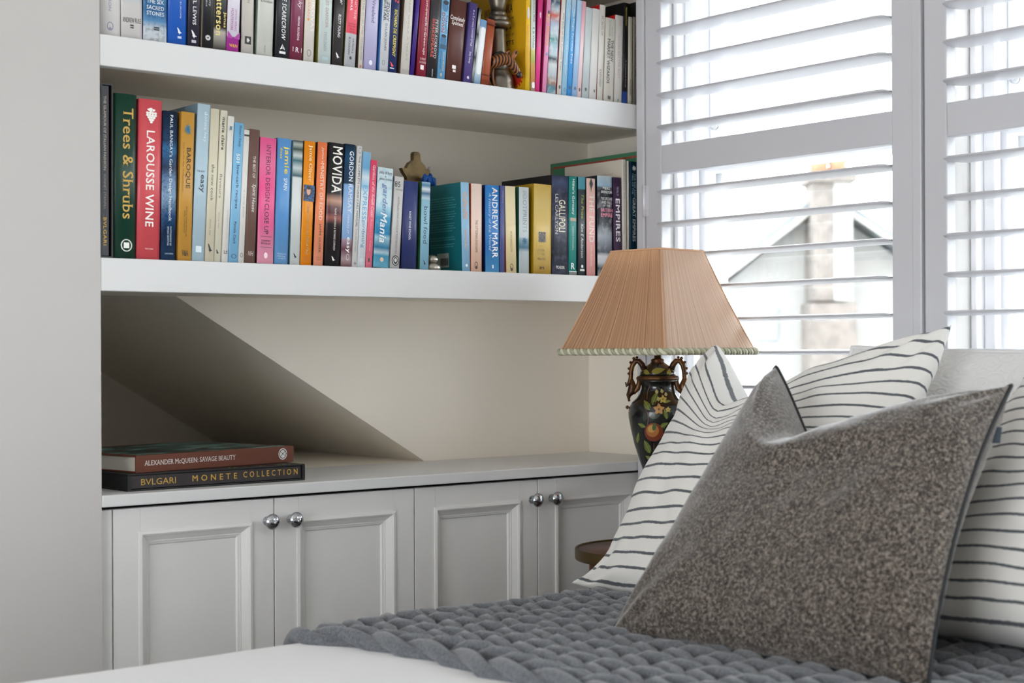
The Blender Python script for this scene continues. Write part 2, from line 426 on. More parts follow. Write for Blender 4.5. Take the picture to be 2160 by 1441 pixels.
BOOKS = [
 ('low', 0.0063, 0.0228, 0.2984, 0.28, 0.25, 'slip', '#35323a', '#0d0c0e', '#e6dfcf', None, 'tall black slipcased book with small capitals, first on the lower shelf', [('THE GLAMOUR OF ITALIAN FASHION', '#cfc7b4', 0.4, 0.2, 0.1503, 0.2771, '', 'v'), ('SONNET STANFILL', '#a9a296', 0.4, 0.18, 0.0832, 0.1436, '', 'v'), ('BVLGARI', '#d9b24c', 0.4, 0.27, 0.0218, 0.0694, 'b', 'v')], []),
 ('low', 0.0305, 0.0425, 0.2839, 0.6, 0.25, 'h', '#0f3a2c', '#0c2f24', '#e6dfcf', None, 'thick dark green book with large gold title and globe emblem', [('Trees & Shrubs', '#c9a145', 0.6, 0.46, 0.0687, 0.2595, 's', 'v')], [('ring', '#d8ddd2', 0.55, 0.023, 0.5, 0.0215), ('rect', '#e8ece4', 0.55, 0.023, 0.24, 0.0097)]),
 ('low', 0.0742, 0.0434, 0.2784, 1.37, 0.22, 'h', '#d4525a', '#c64650', '#e6dfcf', None, 'coral red book with white grape emblem and white capitals', [('LAROUSSE WINE', '#f6efe8', 0.49, 0.36, 0.0567, 0.2239, 'b', 'v'), ('hamlyn', '#f0c8c4', 0.5, 0.0, 0.0161, 0.0201, 'i', 'h0.34')], [('grapes', '#f7f2ec', 0.5, 0.251, 0.48, 0.026)]),
 ('low', 0.1196, 0.0285, 0.262, 1.29, 0.21, 'h', [(0, '#1d3f63'), (0.18, '#16304f'), (0.3, '#23507e'), (0.42, '#7fa0c0'), (0.55, '#54779f'), (0.62, '#0f2b4e'), (0.75, '#2d6c9e'), (0.8, '#123a63'), (1, '#0d2138')], '#101d30', '#e6dfcf', ('#0a1526', 60, 0.55), 'dark blue photographic book with white title between the coral and ochre books', [("PAUL BANGAY's Garden Design Handbook", '#e6eef5', 0.52, 0.27, 0.0687, 0.2552, '', 'v'), ('PHOTOGRAPHY BY', '#b8cbdd', 0.6, 0.12, 0.0257, 0.0593, '', 'v'), ('SIMON GRIFFITHS', '#b8cbdd', 0.42, 0.12, 0.0257, 0.0593, '', 'v'), ('LANTERN', '#b8cbdd', 0.5, 0.0, 0.0103, 0.0128, '', 'h0.55')], []),
 ('low', 0.1508, 0.0258, 0.263, 1.84, 0.21, 'p', '#c9963f', '#9c6f26', '#e6dfcf', None, 'ochre book with blue flower emblem and dark serif capitals', [('BAROQUE', '#3a2a1c', 0.58, 0.37, 0.1278, 0.1998, 's', 'v'), ('Style in the Age of Magnificence', '#6b4a1e', 0.22, 0.11, 0.1208, 0.2086, '', 'v'), ('EDITED BY MICHAEL SNODIN AND', '#5f431c', 0.55, 0.09, 0.042, 0.0953, '', 'v'), ('NIGEL LLEWELLYN', '#5f431c', 0.4, 0.09, 0.0495, 0.0883, '', 'v'), ('V&A', '#3a2a1c', 0.5, 0.0, 0.0082, 0.0182, 's', 'h0.5')], [('leafy', '#3d7d9c', 0.5, 0.2324, 0.6, 0.0238)]),
 ('low', 0.1781, 0.0253, 0.2806, 2.952, 0.23, 'p', '#b3cbd8', '#6f8792', '#e6dfcf', None, 'tall pale blue book with black lower-case title beside the ochre book', [('donna hay', '#d6e3ea', 0.62, 0.36, 0.2126, 0.2671, 'b', 'v'), ('THE NEW', '#33424d', 0.42, 0.0, 0.1587, 0.1617, '', 'h0.62'), ('easy', '#2b3a46', 0.5, 0.36, 0.1222, 0.1544, 's', 'v')], [('rect', '#d8e6ee', 0.5, 0.0213, 0.45, 0.0111)]),
 ('low', 0.2043, 0.0171, 0.2742, 2.878, 0.23, 'p', '#d9d2ba', '#b9ae90', '#e6dfcf', None, 'wide cream book with thin lower-case title and black bird mark', [('the new cook', '#55503f', 0.48, 0.34, 0.1088, 0.1743, '', 'v'), ('donna hay', '#a89f86', 0.4, 0.26, 0.0467, 0.0758, '', 'v')], [('bird', '#1b1a18', 0.5, 0.0239, 0.5, 0.0177)]),
 ('low', 0.2223, 0.0147, 0.2735, 3.27, 0.23, 'p', '#dfdac6', '#c1b89d', '#e6dfcf', None, 'slim cream book with heavy black lower-case masthead at its top', [('marie claire', '#161616', 0.5, 0.42, 0.2018, 0.2606, 'b', 'v'), ('flavours', '#6a6557', 0.45, 0.32, 0.115, 0.1589, '', 'v'), ('donna hay', '#a8a190', 0.42, 0.24, 0.0609, 0.0895, '', 'v')], [('bird', '#1b1a18', 0.45, 0.0182, 0.4, 0.0097)]),
 ('low', 0.2379, 0.0122, 0.2639, 3.21, 0.22, 'p', '#e6e4de', '#cfcac0', '#e6dfcf', None, 'thin white book with tiny dark initials at the foot, left of the sky-blue book', [('Compiled by Paul Levinson', '#9b978e', 0.6, 0.16, 0.0429, 0.0941, '', 'v'), ('LS', '#222222', 0.5, 0.0, 0.0151, 0.0212, 's', 'h0.6')], [('rect', '#5a7f92', 0.45, 0.2426, 0.4, 0.0067)]),
 ('low', 0.2511, 0.0189, 0.2533, 3.273, 0.22, 'p', [(0, '#7fb9df'), (0.5, '#8cc3e6'), (1, '#77b5dd')], '#5e9cc8', '#e6dfcf', None, 'sky-blue recipe paperback with navy title and white numeral', [("Women's Weekly", '#1d3c58', 0.58, 0.34, 0.2094, 0.2485, 'i', 'v'), ('501', '#f4f8fa', 0.5, 0.4, 0.1811, 0.197, 'b', 'v'), ('low-carb recipes', '#143452', 0.5, 0.38, 0.0975, 0.1764, '', 'v'), ('Pamela Clark', '#1d3c58', 0.5, 0.26, 0.0334, 0.0737, '', 'v')], [('ring', '#2a4a66', 0.5, 0.0111, 0.55, 0.0082)]),
 ('low', 0.2709, 0.0118, 0.2421, 3.164, 0.21, 'p', '#e3e0da', '#c9c4ba', '#e6dfcf', None, 'thin white cookbook with a black band near its top, left of the brown book', [('A COOK BOOK', '#9d998f', 0.5, 0.16, 0.0817, 0.1328, '', 'v')], [('rect', '#1d1d1d', 0.5, 0.2321, 0.9, 0.0031), ('ring', '#3a3a3a', 0.5, 0.014, 0.5, 0.0078)]),
 ('low', 0.2845, 0.0216, 0.2441, 2.861, 0.21, 'h', '#71564e', '#8a8a52', '#e6dfcf', None, 'brown book with white condensed title beside the pink book', [('THE BEST OF', '#ece4dc', 0.52, 0.26, 0.1553, 0.1956, '', 'v'), ('Spirit House', '#f1ebe4', 0.55, 0.4, 0.0933, 0.1444, 'i', 'v'), ('NH', '#d8ccc4', 0.5, 0.0, 0.0133, 0.0219, 'i', 'h0.5')], []),
 ('low', 0.3096, 0.0337, 0.2309, 2.102, 0.23, 'p', [(0, '#f2a9bd'), (0.1, '#ef9ab6'), (0.3, '#f06ea0'), (0.6, '#ee4f8f'), (0.8, '#f07aa6'), (1, '#ec5c96')], '#4a2030', '#e6dfcf', None, 'hot pink book with black thin capitals', [('INTERIOR DESIGN', '#5a2340', 0.52, 0.27, 0.1142, 0.2176, '', 'v'), ('CLOSE UP', '#301424', 0.5, 0.27, 0.054, 0.11, '', 'v'), ('DOMINIC', '#4a2036', 0.5, 0.0, 0.04, 0.0435, '', 'h0.55'), ('BRADBURY', '#4a2036', 0.5, 0.0, 0.035, 0.0384, '', 'h0.6')], [('rect', '#5a2a40', 0.5, 0.0494, 0.66, 0.0007), ('rect', '#5a2a40', 0.5, 0.0299, 0.66, 0.0007), ('disc', '#f8d4de', 0.5, 0.015, 0.24, 0.011)]),
 ('low', 0.3457, 0.0305, 0.2327, 2.45, 0.22, 'h', [(0, '#6fa3d6'), (0.4, '#5b97d3'), (1, '#5e99d4')], '#39404a', '#e6dfcf', None, 'bright blue book with yellow and white title, right of the pink book', [('jamie', '#f2d848', 0.6, 0.4, 0.1672, 0.2178, 'b', 'v'), ('does', '#e6d24a', 0.26, 0.18, 0.195, 0.2147, 'b', 'v'), ('SPAIN', '#eaf2f8', 0.6, 0.26, 0.1371, 0.1591, 'b', 'v'), ('PENGUIN', '#a9c6e4', 0.5, 0.0, 0.0172, 0.0206, '', 'h0.6'), ('MICHAEL', '#a9c6e4', 0.5, 0.0, 0.0128, 0.0158, '', 'h0.56'), ('JOSEPH', '#a9c6e4', 0.5, 0.0, 0.0084, 0.0114, '', 'h0.5')], []),
 ('low', 0.38, 0.0206, 0.2313, 2.3, 0.22, 'p', [(0, '#d3dad8'), (0.7, '#dbe0de'), (0.715, '#2c5a66'), (0.78, '#c9d4d4'), (0.84, '#3b6f7c'), (0.88, '#cfd8d6'), (0.93, '#344a44'), (0.97, '#b9c2bb'), (1, '#23323a')], '#6b8f95', '#e6dfcf', None, 'pale grey book with a dark food photograph at its top', [], [('bird', '#1d1d1d', 0.5, 0.0166, 0.4, 0.0104)]),
 ('low', 0.4018, 0.0238, 0.2319, 2.78, 0.22, 'h', [(0, '#ef8d12'), (0.5, '#f59a18'), (1, '#f08e10')], '#5b3b20', '#e6dfcf', None, 'orange book with a blue-shirted portrait photograph on its spine', [('Jamie Oliver', '#fbe6b8', 0.52, 0.4, 0.1564, 0.2245, '', 'v'), ('Happy Days with the Naked Chef', '#b0a07a', 0.5, 0.3, 0.0198, 0.1135, '', 'v'), ('PENGUIN', '#c9761a', 0.5, 0.0, 0.013, 0.0158, '', 'h0.55'), ('BOOKS', '#c9761a', 0.5, 0.0, 0.0088, 0.0116, '', 'h0.5')], [('photo', '#3c63a0', 0.5, 0.1346, 0.99, 0.0305), ('disc', '#d9a98c', 0.45, 0.1381, 0.36, 0.0145), ('disc', '#2b211d', 0.45, 0.1442, 0.36, 0.0061)]),
 ('low', 0.4314, 0.0211, 0.2328, 2.94, 0.22, 'h', [(0, '#f0a080'), (0.5, '#f28a54'), (1, '#f07d4c')], '#3a2a28', '#e6dfcf', None, 'salmon-orange book with white capitals and dark author line', [("Jamie's", '#f6d8c8', 0.5, 0.34, 0.1942, 0.2237, 'i', 'v'), ('MINISTRY OF FOOD', '#f8e2d4', 0.5, 0.36, 0.0856, 0.193, '', 'v'), ('JAMIE OLIVER', '#4a2f26', 0.5, 0.26, 0.0243, 0.079, '', 'v'), ('PENGUIN', '#c9714e', 0.5, 0.0, 0.0142, 0.0168, '', 'h0.5'), ('BOOKS', '#c9714e', 0.5, 0.0, 0.01, 0.0126, '', 'h0.45')], []),
 ('low', 0.4557, 0.0353, 0.2332, 2.997, 0.23, 'h', [(0, '#1b1a1d'), (0.34, '#2a2024'), (0.39, '#a06058'), (0.43, '#5a2f36'), (0.48, '#6e4a4a'), (0.53, '#c0907a'), (0.59, '#19181a'), (1, '#1c1c1e')], '#141315', '#e6dfcf', None, 'black book with a sunset band and heavy white block title', [('MOVIDA', '#f3efe6', 0.52, 0.62, 0.1383, 0.2263, 'b', 'v'), ('FRANK CAMORRA & RICHARD CORNISH', '#d8cfc6', 0.52, 0.12, 0.0298, 0.1097, 'b', 'v')], [('bird', '#e6e2da', 0.5, 0.0136, 0.25, 0.0107)]),
 ('low', 0.4919, 0.0237, 0.234, 2.913, 0.22, 'h', [(0, '#8a5a60'), (0.06, '#b9a4a8'), (0.14, '#7a4a56'), (0.22, '#b8a0b0'), (0.235, '#8fb4e0'), (0.45, '#9bbce4'), (0.665, '#7fa8d8'), (0.68, '#0f2f4a'), (0.9, '#164a6e'), (1, '#0c2236')], '#131d2a', '#e6dfcf', None, 'book with navy top, sky-blue middle and mottled red foot', [('GORDON', '#eef3f8', 0.6, 0.4, 0.1632, 0.2207, 'b', 'v'), ('RAMSAY', '#dfe9f5', 0.58, 0.36, 0.103, 0.158, 'b', 'v'), ('MAKES IT', '#dfe6f2', 0.5, 0.2, 0.0624, 0.0994, 'i', 'v'), ('easy', '#f2f2f0', 0.5, 0.36, 0.0266, 0.0564, 'b', 'v')], [('ring', '#e8e4e4', 0.55, 0.0183, 0.3, 0.0124)]),
 ('low', 0.5168, 0.011, 0.2323, 3.41, 0.21, 'p', '#dcdbd8', '#c2c0ba', '#e6dfcf', None, 'slim off-white book with grey serif capitals and a ring mark at its top', [('THE COMPLETE HORSE CARE MANUAL', '#6f6f78', 0.5, 0.4, 0.0765, 0.2135, 's', 'v'), ('COLIN VOGEL', '#9a9aa2', 0.45, 0.3, 0.0273, 0.0729, '', 'v')], [('ring', '#5a6a86', 0.5, 0.2238, 0.6, 0.0109), ('disc', '#8a8a8a', 0.5, 0.0069, 0.5, 0.0053)]),
 ('low', 0.5287, 0.0183, 0.2223, 3.999, 0.2, 'p', [(0, '#dfe6ea'), (0.06, '#e4eaee'), (0.65, '#d8e6ef'), (0.7, '#8fc2e2'), (0.78, '#d6e6ee'), (0.86, '#6cabd6'), (1, '#8bbfe2')], '#b9cfdc', '#e6dfcf', None, 'white and pale blue book with light blue gardening title', [('EXPRESS', '#7db8dc', 0.5, 0.55, 0.0918, 0.1582, 'b', 'v'), ('gardening', '#5f9cc8', 0.5, 0.5, 0.0375, 0.0911, '', 'v')], [('rect', '#c3c9cc', 0.5, 0.0142, 0.6, 0.0077)]),
 ('low', 0.5482, 0.0147, 0.2079, 3.821, 0.2, 'p', [(0, '#ef7f92'), (0.4, '#f06a84'), (1, '#e8486c')], '#c23a58', '#e6dfcf', None, 'slim rose-red book with white italic title', [('Gardens of the Amalfi Coast', '#f8dbe0', 0.55, 0.42, 0.0974, 0.198, 'i', 'v'), ('Robert I.C. Fisher', '#f5a9b8', 0.5, 0.3, 0.031, 0.0926, '', 'v')], [('rect', '#333333', 0.4, 0.0141, 0.25, 0.0073)]),
 ('low', 0.5655, 0.0361, 0.1942, 3.58, 0.2, 'p', [(0, '#7fc4dd'), (0.12, '#4aa3c6'), (0.15, '#cfe4ec'), (0.2, '#2f83ab'), (0.3, '#a9d3e2'), (0.34, '#1f86b6'), (0.5, '#2790be'), (0.58, '#9fcfe0'), (0.64, '#cfe6ee'), (1, '#d6e8ee')], '#2f7797', '#e6dfcf', ('#5fb0cf', 25, 0.3), 'pale to deep blue garden book with grey and white script', [('philip de bury', '#333c44', 0.5, 0.0, 0.1799, 0.1877, 'i', 'h0.82'), ('&', '#333c44', 0.5, 0.0, 0.1756, 0.1785, 'i', 'h0.08'), ('james bolton', '#333c44', 0.5, 0.0, 0.1682, 0.1746, 'i', 'h0.82'), ('garden', '#6f83b4', 0.5, 0.42, 0.1049, 0.1634, 'i', 'v'), ('Mania', '#eef4f6', 0.5, 0.44, 0.0485, 0.1069, 'bi', 'v')], [('disc', '#d9b9a0', 0.5, 0.0157, 0.24, 0.0087)]),
 ('low', 0.604, 0.0213, 0.1793, 4.04, 0.2, 'p', [(0, '#c6c4c2'), (1, '#d2d0ce')], '#9b9996', '#e6dfcf', None, 'pale grey book with a black round emblem at the foot', [('85', '#2a2a2a', 0.3, 0.0, 0.1587, 0.1698, '', 'h0.62'), ('VINTAGE', '#6a6a6a', 0.5, 0.0, 0.1521, 0.1552, '', 'h0.8'), ('AUSTRALIAN WINE VINTAGE BY ROB GEDDES MW', '#8b8987', 0.5, 0.2, 0.0276, 0.1397, '', 'v')], [('disc', '#1a1a1a', 0.5, 0.0151, 0.8, 0.0203), ('ring', '#d6d4d2', 0.5, 0.0151, 0.62, 0.0162), ('disc', '#c9c7c5', 0.5, 0.016, 0.3, 0.0077)]),
 ('low', 0.6329, 0.0368, 0.1725, 1.89, 0.2, 'h', [(0, '#2b3569'), (1, '#343f78')], '#151a38', '#e6dfcf', None, 'navy cloth book with small white title', [('ROGET WINE SCHOOL', '#eef0f6', 0.45, 0.13, 0.0569, 0.1132, 'b', 'v')], []),
 ('low', 0.6768, 0.021, 0.1735, 2.07, 0.21, 'p', [(0, '#86b8cf'), (0.8, '#94c2d6'), (0.81, '#c9dce6'), (0.87, '#3f6f96'), (0.92, '#e6eef2'), (0.96, '#4b86ae'), (1, '#a8c8da')], '#2c5a34', '#e6dfcf', None, 'pale blue cookbook with thin lower-case title and a white flower photograph on top', [('bowl food', '#33505e', 0.5, 0.44, 0.0516, 0.1249, '', 'v')], [('bird', '#16202a', 0.5, 0.0136, 0.3, 0.0107)]),
 ('low', 0.782, 0.0207, 0.1795, -1.02, 0.13, 'p', [(0, '#8fbfe0'), (0.5, '#96c4e4'), (1, '#9ccae6')], '#12656f', '#e6dfcf', None, 'teal paperback with pale blue spine and its printed back cover in view', [], [('smudge', '#f0a878', 0.45, 0.1323, 0.55, 0.0557), ('smudge', '#efb48c', 0.45, 0.0637, 0.24, 0.0428), ('disc', '#dceaf2', 0.5, 0.012, 0.28, 0.006)]),
 ('low', 0.8033, 0.027, 0.1783, 0.41, 0.13, 'p', [(0, '#f2c3a8'), (0.5, '#f6dccb'), (1, '#f4ddcf')], '#b4502e', '#e6dfcf', None, 'peach paperback with red-brown side and thin dark capitals', [('THE OTTOMAN ENDGAME', '#7a4a34', 0.47, 0.22, 0.0388, 0.1048, '', 'v')], [('ring', '#33302c', 0.45, 0.0127, 0.3, 0.0151), ('disc', '#2a2622', 0.45, 0.0091, 0.14, 0.006)]),
 ('low', 0.8403, 0.036, 0.1778, 0.01, 0.14, 'p', [(0, '#5aa7dc'), (0.3, '#2f7fc8'), (1, '#2f82cc')], '#0b2358', '#e6dfcf', None, 'bright blue paperback with big white capitals and navy side', [('ANDREW MARR', '#f2f5f8', 0.66, 0.4, 0.0298, 0.1733, 'b', 'v'), ('A History of the World', '#bcd8ee', 0.28, 0.24, 0.0443, 0.1622, 'i', 'v')], [('disc', '#e4695c', 0.66, 0.1653, 0.1, 0.0036), ('rect', '#dfeaf4', 0.5, 0.0116, 0.1, 0.0069)]),
 ('low', 0.8774, 0.0119, 0.1787, 0.5, 0.13, 'p', '#575f96', '#3b426e', '#e6dfcf', None, 'slim slate-violet paperback beside the bright blue one', [], [('smudge', '#b6b9d4', 0.5, 0.1568, 0.2, 0.0284)]),
 ('low', 0.8942, 0.027, 0.1787, -0.83, 0.13, 'p', [(0, '#eed9a4'), (1, '#f3e6bd')], '#a3431c', '#e6dfcf', None, 'pale yellow paperback with orange-brown side and penguin-shaped mark', [('IRON KINGDOM', '#a08a52', 0.5, 0.2, 0.0441, 0.0858, '', 'v')], [('ring', '#2e2b26', 0.5, 0.0115, 0.32, 0.0153), ('disc', '#2a2622', 0.5, 0.0079, 0.14, 0.0057)]),
 ('low', 0.9297, 0.0265, 0.1795, 0.26, 0.13, 'p', [(0, '#ccd8dc'), (0.25, '#c6d4da'), (0.3, '#4f7f98'), (0.4, '#9bb8c4'), (0.42, '#ccd8dc'), (1, '#d6dedf')], '#1f6650', '#e6dfcf', None, 'pale grey-blue paperback with a small blue ship picture and green side', [('FOOTPRINTS', '#a9b4b8', 0.55, 0.4, 0.0854, 0.1726, 's', 'v')], [('leafy', '#3f7893', 0.55, 0.0659, 0.7, 0.0215)]),
 ('low', 0.9673, 0.0482, 0.1882, 0.83, 0.14, 'p', [(0, '#c49a3a'), (0.12, '#d8b765'), (0.35, '#dfc06a'), (0.8, '#e2c679'), (1, '#ddb95e')], '#a8820f', '#e6dfcf', None, 'thick golden yellow paperback with a tiny temple picture', [], [('photo', '#8a7a6a', 0.46, 0.0773, 0.4, 0.0218), ('smudge', '#c7a860', 0.45, 0.05, 0.5, 0.0049), ('smudge', '#c7a860', 0.45, 0.041, 0.4, 0.0049), ('smudge', '#b3924c', 0.45, 0.0311, 0.5, 0.0054), ('smudge', '#4a3c22', 0.45, 0.0123, 0.26, 0.005)]),
 ('low', 1.0177, 0.0458, 0.2101, 0.5, 0.17, 'p', [(0, '#4a4e60'), (0.2, '#2b2d3c'), (0.5, '#333648'), (0.82, '#23253a'), (0.93, '#4a5678'), (1, '#2a3048')], '#0e0d0f', '#e6dfcf', ('#6b7088', 18, 0.35), 'thick blue-black marbled book with cream condensed capitals', [('GALLIPOLI', '#f2ead0', 0.6, 0.4, 0.0909, 0.1588, 'b', 'v'), ('LES CARLYON', '#d3d3d6', 0.27, 0.18, 0.0856, 0.1703, '', 'v'), ('PICADOR', '#e6e6e6', 0.5, 0.0, 0.0123, 0.0188, 'b', 'h0.5')], []),
 ('low', 1.0652, 0.0226, 0.2107, 0.73, 0.13, 'p', '#1f8f86', '#135850', '#e6dfcf', None, 'teal-green paperback with white title and letter mark', [("Hitler's Germany", '#eef6f4', 0.5, 0.4, 0.1293, 0.2051, 'b', 'v'), ('RODERICK STACKELBERG', '#bfe0da', 0.5, 0.16, 0.0542, 0.1041, 'b', 'v'), ('R', '#eef6f4', 0.5, 0.0, 0.0126, 0.0262, 'b', 'h0.42')], [('rect', '#b8a890', 0.5, 0.1188, 0.75, 0.0072), ('rect', '#5f5a56', 0.5, 0.0031, 0.95, 0.0072), ('rect', '#dfe9e6', 0.5, 0.0079, 0.95, 0.0017)]),
 ('low', 1.0932, 0.0209, 0.2114, 0.406, 0.13, 'p', [(0, '#39434a'), (0.87, '#3b464d'), (0.88, '#56a0b2'), (1, '#5fa8b8')], '#23292e', '#e6dfcf', None, 'dark slate paperback with green italic title and white script', [('The Prize', '#b9b84a', 0.55, 0.36, 0.1223, 0.1741, 'i', 'v'), ('Kim E Anderson', '#e2e4e2', 0.5, 0.34, 0.0383, 0.1106, 'i', 'v')], [('disc', '#e6e6e2', 0.5, 0.0197, 0.3, 0.0068), ('rect', '#d6d6d2', 0.5, 0.0119, 0.6, 0.0042)]),
 ('low', 1.1153, 0.0251, 0.2096, 0.214, 0.13, 'p', [(0, '#eda9a4'), (0.7, '#f2bcb4'), (1, '#f3d6c6')], '#1d1a1b', '#e6dfcf', None, 'pink paperback with faint white capitals and a dark spear motif on top', [('THE FUND', '#f8e6e0', 0.55, 0.55, 0.0725, 0.1754, 'b', 'v')], [('spear', '#2a2422', 0.5, 0.1963, 0.42, 0.0319), ('smudge', '#f6d0c8', 0.5, 0.0438, 0.22, 0.0467)]),
 ('low', 1.1479, 0.0429, 0.2177, 0.05, 0.15, 'p', [(0, '#b9c1c8'), (0.08, '#39404a'), (0.14, '#d6dce0'), (0.2, '#e4e8ea'), (0.24, '#5b626c'), (0.4, '#a9b2bc'), (0.52, '#2a2f3a'), (0.88, '#272c38'), (0.9, '#9fc0d6'), (1, '#c9dce6')], '#171a22', '#e6dfcf', ('#dfe4e8', 14, 0.25), 'dark book with a white statue picture and pink-and-white title', [('PIERS', '#e8e8e8', 0.6, 0.0, 0.1882, 0.194, 'b', 'h0.5'), ('BRENDON', '#e8e8e8', 0.6, 0.0, 0.1801, 0.186, 'b', 'h0.72'), ('THE DECLINE', '#e8e8e8', 0.6, 0.0, 0.1655, 0.1715, 'b', 'h0.76'), ('AND FALL', '#e8e8e8', 0.6, 0.0, 0.1576, 0.1638, 'b', 'h0.7'), ('OF THE', '#e8e8e8', 0.6, 0.0, 0.1512, 0.1561, 'b', 'h0.5'), ('BRITISH', '#f09ab0', 0.6, 0.0, 0.1398, 0.1475, 'b', 'h0.8'), ('EMPIRE', '#f09ab0', 0.6, 0.0, 0.1291, 0.1373, 'b', 'h0.8')], []),
 ('low', 1.196, 0.0238, 0.217, -0.57, 0.14, 'p', '#3d2747', '#2a1b32', '#e6dfcf', None, 'aubergine purple book with big white capitals', [('EMPIRES', '#f2eef2', 0.5, 0.52, 0.0764, 0.1704, 'b', 'v'), ('THE FALL OF', '#d9d0dc', 0.5, 0.24, 0.1769, 0.1969, '', 'v')], []),
 ('low', 1.2225, 0.0124, 0.2576, -0.43, 0.19, 'p', '#ddd8ce', '#cdc4b8', '#e6dfcf', None, 'tall cream book with faint grey spine lettering and its cover seen from the side', [('WONDERS OF THE ANCIENT WORLD', '#bdb6aa', 0.5, 0.34, 0.0949, 0.2473, '', 'v')], []),
 ('low', 1.2379, 0.0048, 0.2557, 0.1, 0.18, 'p', '#dedad2', '#c9c4ba', '#e6dfcf', None, 'very thin white booklet left of the dark navy book', [], []),
 ('low', 1.2441, 0.0236, 0.2551, 0.3, 0.19, 'p', '#0f3448', '#0b2636', '#e6dfcf', None, 'dark navy book with white star emblem at the shutter end', [('THE RISE AND', '#9db4c2', 0.62, 0.22, 0.1767, 0.2288, 's', 'v'), ('FALL OF THE', '#9db4c2', 0.34, 0.22, 0.1832, 0.2288, 's', 'v'), ('GREAT EMPIRES', '#dfe7ea', 0.5, 0.36, 0.0792, 0.1756, 's', 'v')], [('leafy', '#e6ecee', 0.5, 0.2408, 0.6, 0.0152)]),
 ('low', 1.2708, 0.0296, 0.2795, 0.24, 0.3, 'h', '#3f7a5a', '#3f7a5a', '#e6dfcf', None, 'large green book with red stitched edge behind the cream book', [], []),
 ('up', 0.0074, 0.0383, 0.235, 0.01, 0.17, 'h', '#dcd9d8', '#c2bebc', '#e6dfcf', None, 'thick white book with pale violet lettering, first on the upper shelf', [('ROBERT FERGUSON', '#8f8fa6', 0.46, 0.14, 0.0438, 0.133, '', 'v')], [('ring', '#7a7a92', 0.47, 0.0175, 0.3, 0.0148), ('disc', '#8a8aa0', 0.47, 0.0128, 0.14, 0.0054)]),
 ('up', 0.0472, 0.0389, 0.235, -0.23, 0.17, 'p', [(0, '#dcd8d6'), (0.25, '#d6d2d0'), (0.3, '#c9ccd2'), (1, '#dcd8d6')], '#bdb8b4', '#e6dfcf', None, 'thick white book with thin dark capitals across its spine', [('ANDREW RULE', '#3a3432', 0.5, 0.0, 0.0287, 0.0372, '', 'h0.88')], [('rect', '#1c1a1a', 0.5, 0.0242, 0.17, 0.0027), ('rect', '#1c1a1a', 0.5, 0.0203, 0.17, 0.0022)]),
 ('up', 0.0876, 0.0444, 0.235, 0.64, 0.16, 'p', [(0, '#dfe4e8'), (0.1, '#d6dfe8'), (0.16, '#5f93c2'), (0.24, '#2f6a9e'), (0.4, '#3f7cae'), (0.6, '#12395c'), (1, '#1a4a70')], '#123050', '#e6dfcf', ('#0c2440', 30, 0.35), 'blue book fading to white at its foot with white serif title', [('THE SIX', '#e6eef4', 0.5, 0.0, 0.0675, 0.0751, 's', 'h0.74'), ('SACRED', '#e6eef4', 0.5, 0.0, 0.0567, 0.0636, 's', 'h0.74'), ('STONES', '#e6eef4', 0.5, 0.0, 0.0468, 0.0537, 's', 'h0.74')], [('rect', '#14181c', 0.55, 0.0258, 0.22, 0.0025), ('rect', '#14181c', 0.55, 0.0222, 0.22, 0.0022)]),
 ('up', 0.134, 0.0378, 0.235, 1.29, 0.17, 'h', '#1f5fc0', '#123a80', '#e6dfcf', None, 'plain royal blue book with a white bird mark', [('THE ADVENTURE OF EUROPE', '#cfdcf0', 0.62, 0.07, 0.0477, 0.1587, '', 'v')], [('bird', '#eef2f8', 0.58, 0.0253, 0.26, 0.0133), ('rect', '#b8c8e4', 0.58, 0.0142, 0.2, 0.0042)]),
 ('up', 0.1723, 0.0223, 0.22, 1.67, 0.16, 'p', '#2c2838', '#191722', '#e6dfcf', None, 'black-violet book with white bold capitals and white bird mark', [('MICHAEL LEWIS', '#f2f0f0', 0.52, 0.3, 0.0401, 0.127, 'b', 'v')], [('bird', '#eeeef0', 0.52, 0.0229, 0.5, 0.0154), ('rect', '#bdbcc4', 0.5, 0.0103, 0.4, 0.0051)]),
 ('up', 0.2001, 0.022, 0.215, 1.32, 0.15, 'p', '#1d1d20', '#9c8f7c', '#e6dfcf', None, 'black paperback with a small white sunburst mark', [('Sebastian Barry', '#dcdcdc', 0.62, 0.2, 0.0772, 0.131, 'b', 'v'), ('Days Without End', '#dcdcdc', 0.3, 0.16, 0.0765, 0.131, '', 'v')], [('burst', '#f0f0ee', 0.5, 0.0204, 0.5, 0.0102)]),
 ('up', 0.2232, 0.0253, 0.21, 2.0, 0.15, 'p', [(0, '#3a342e'), (0.16, '#c9c4ba'), (0.2, '#2a2624'), (0.3, '#1a191b'), (1, '#19181a')], '#c9b88a', '#e6dfcf', None, 'black paperback with fat pale yellow author name', [('Patterson', '#f0dc86', 0.4, 0.52, 0.0273, 0.105, 'b', 'v'), ('James', '#f0dc86', 0.82, 0.26, 0.043, 0.0708, 'b', 'v')], []),
 ('up', 0.2492, 0.0249, 0.22, 2.53, 0.16, 'h', [(0, '#b3309a'), (0.125, '#a8349a'), (0.126, '#ddd8e4'), (1, '#e0dce6')], '#5a1f4c', '#e6dfcf', None, 'white and magenta book with a pointed chevron at its foot', [('SIMON SEBAG', '#c77ab8', 0.66, 0.16, 0.0388, 0.0787, '', 'v'), ('MONTEFIORE', '#b03f9c', 0.34, 0.2, 0.0392, 0.0794, '', 'v'), ('W&N', '#f2b83a', 0.5, 0.0, 0.0091, 0.0148, 'b', 'h0.66')], [('chev', '#a8349a', 0.5, 0.0313, 1.0, 0.013)]),
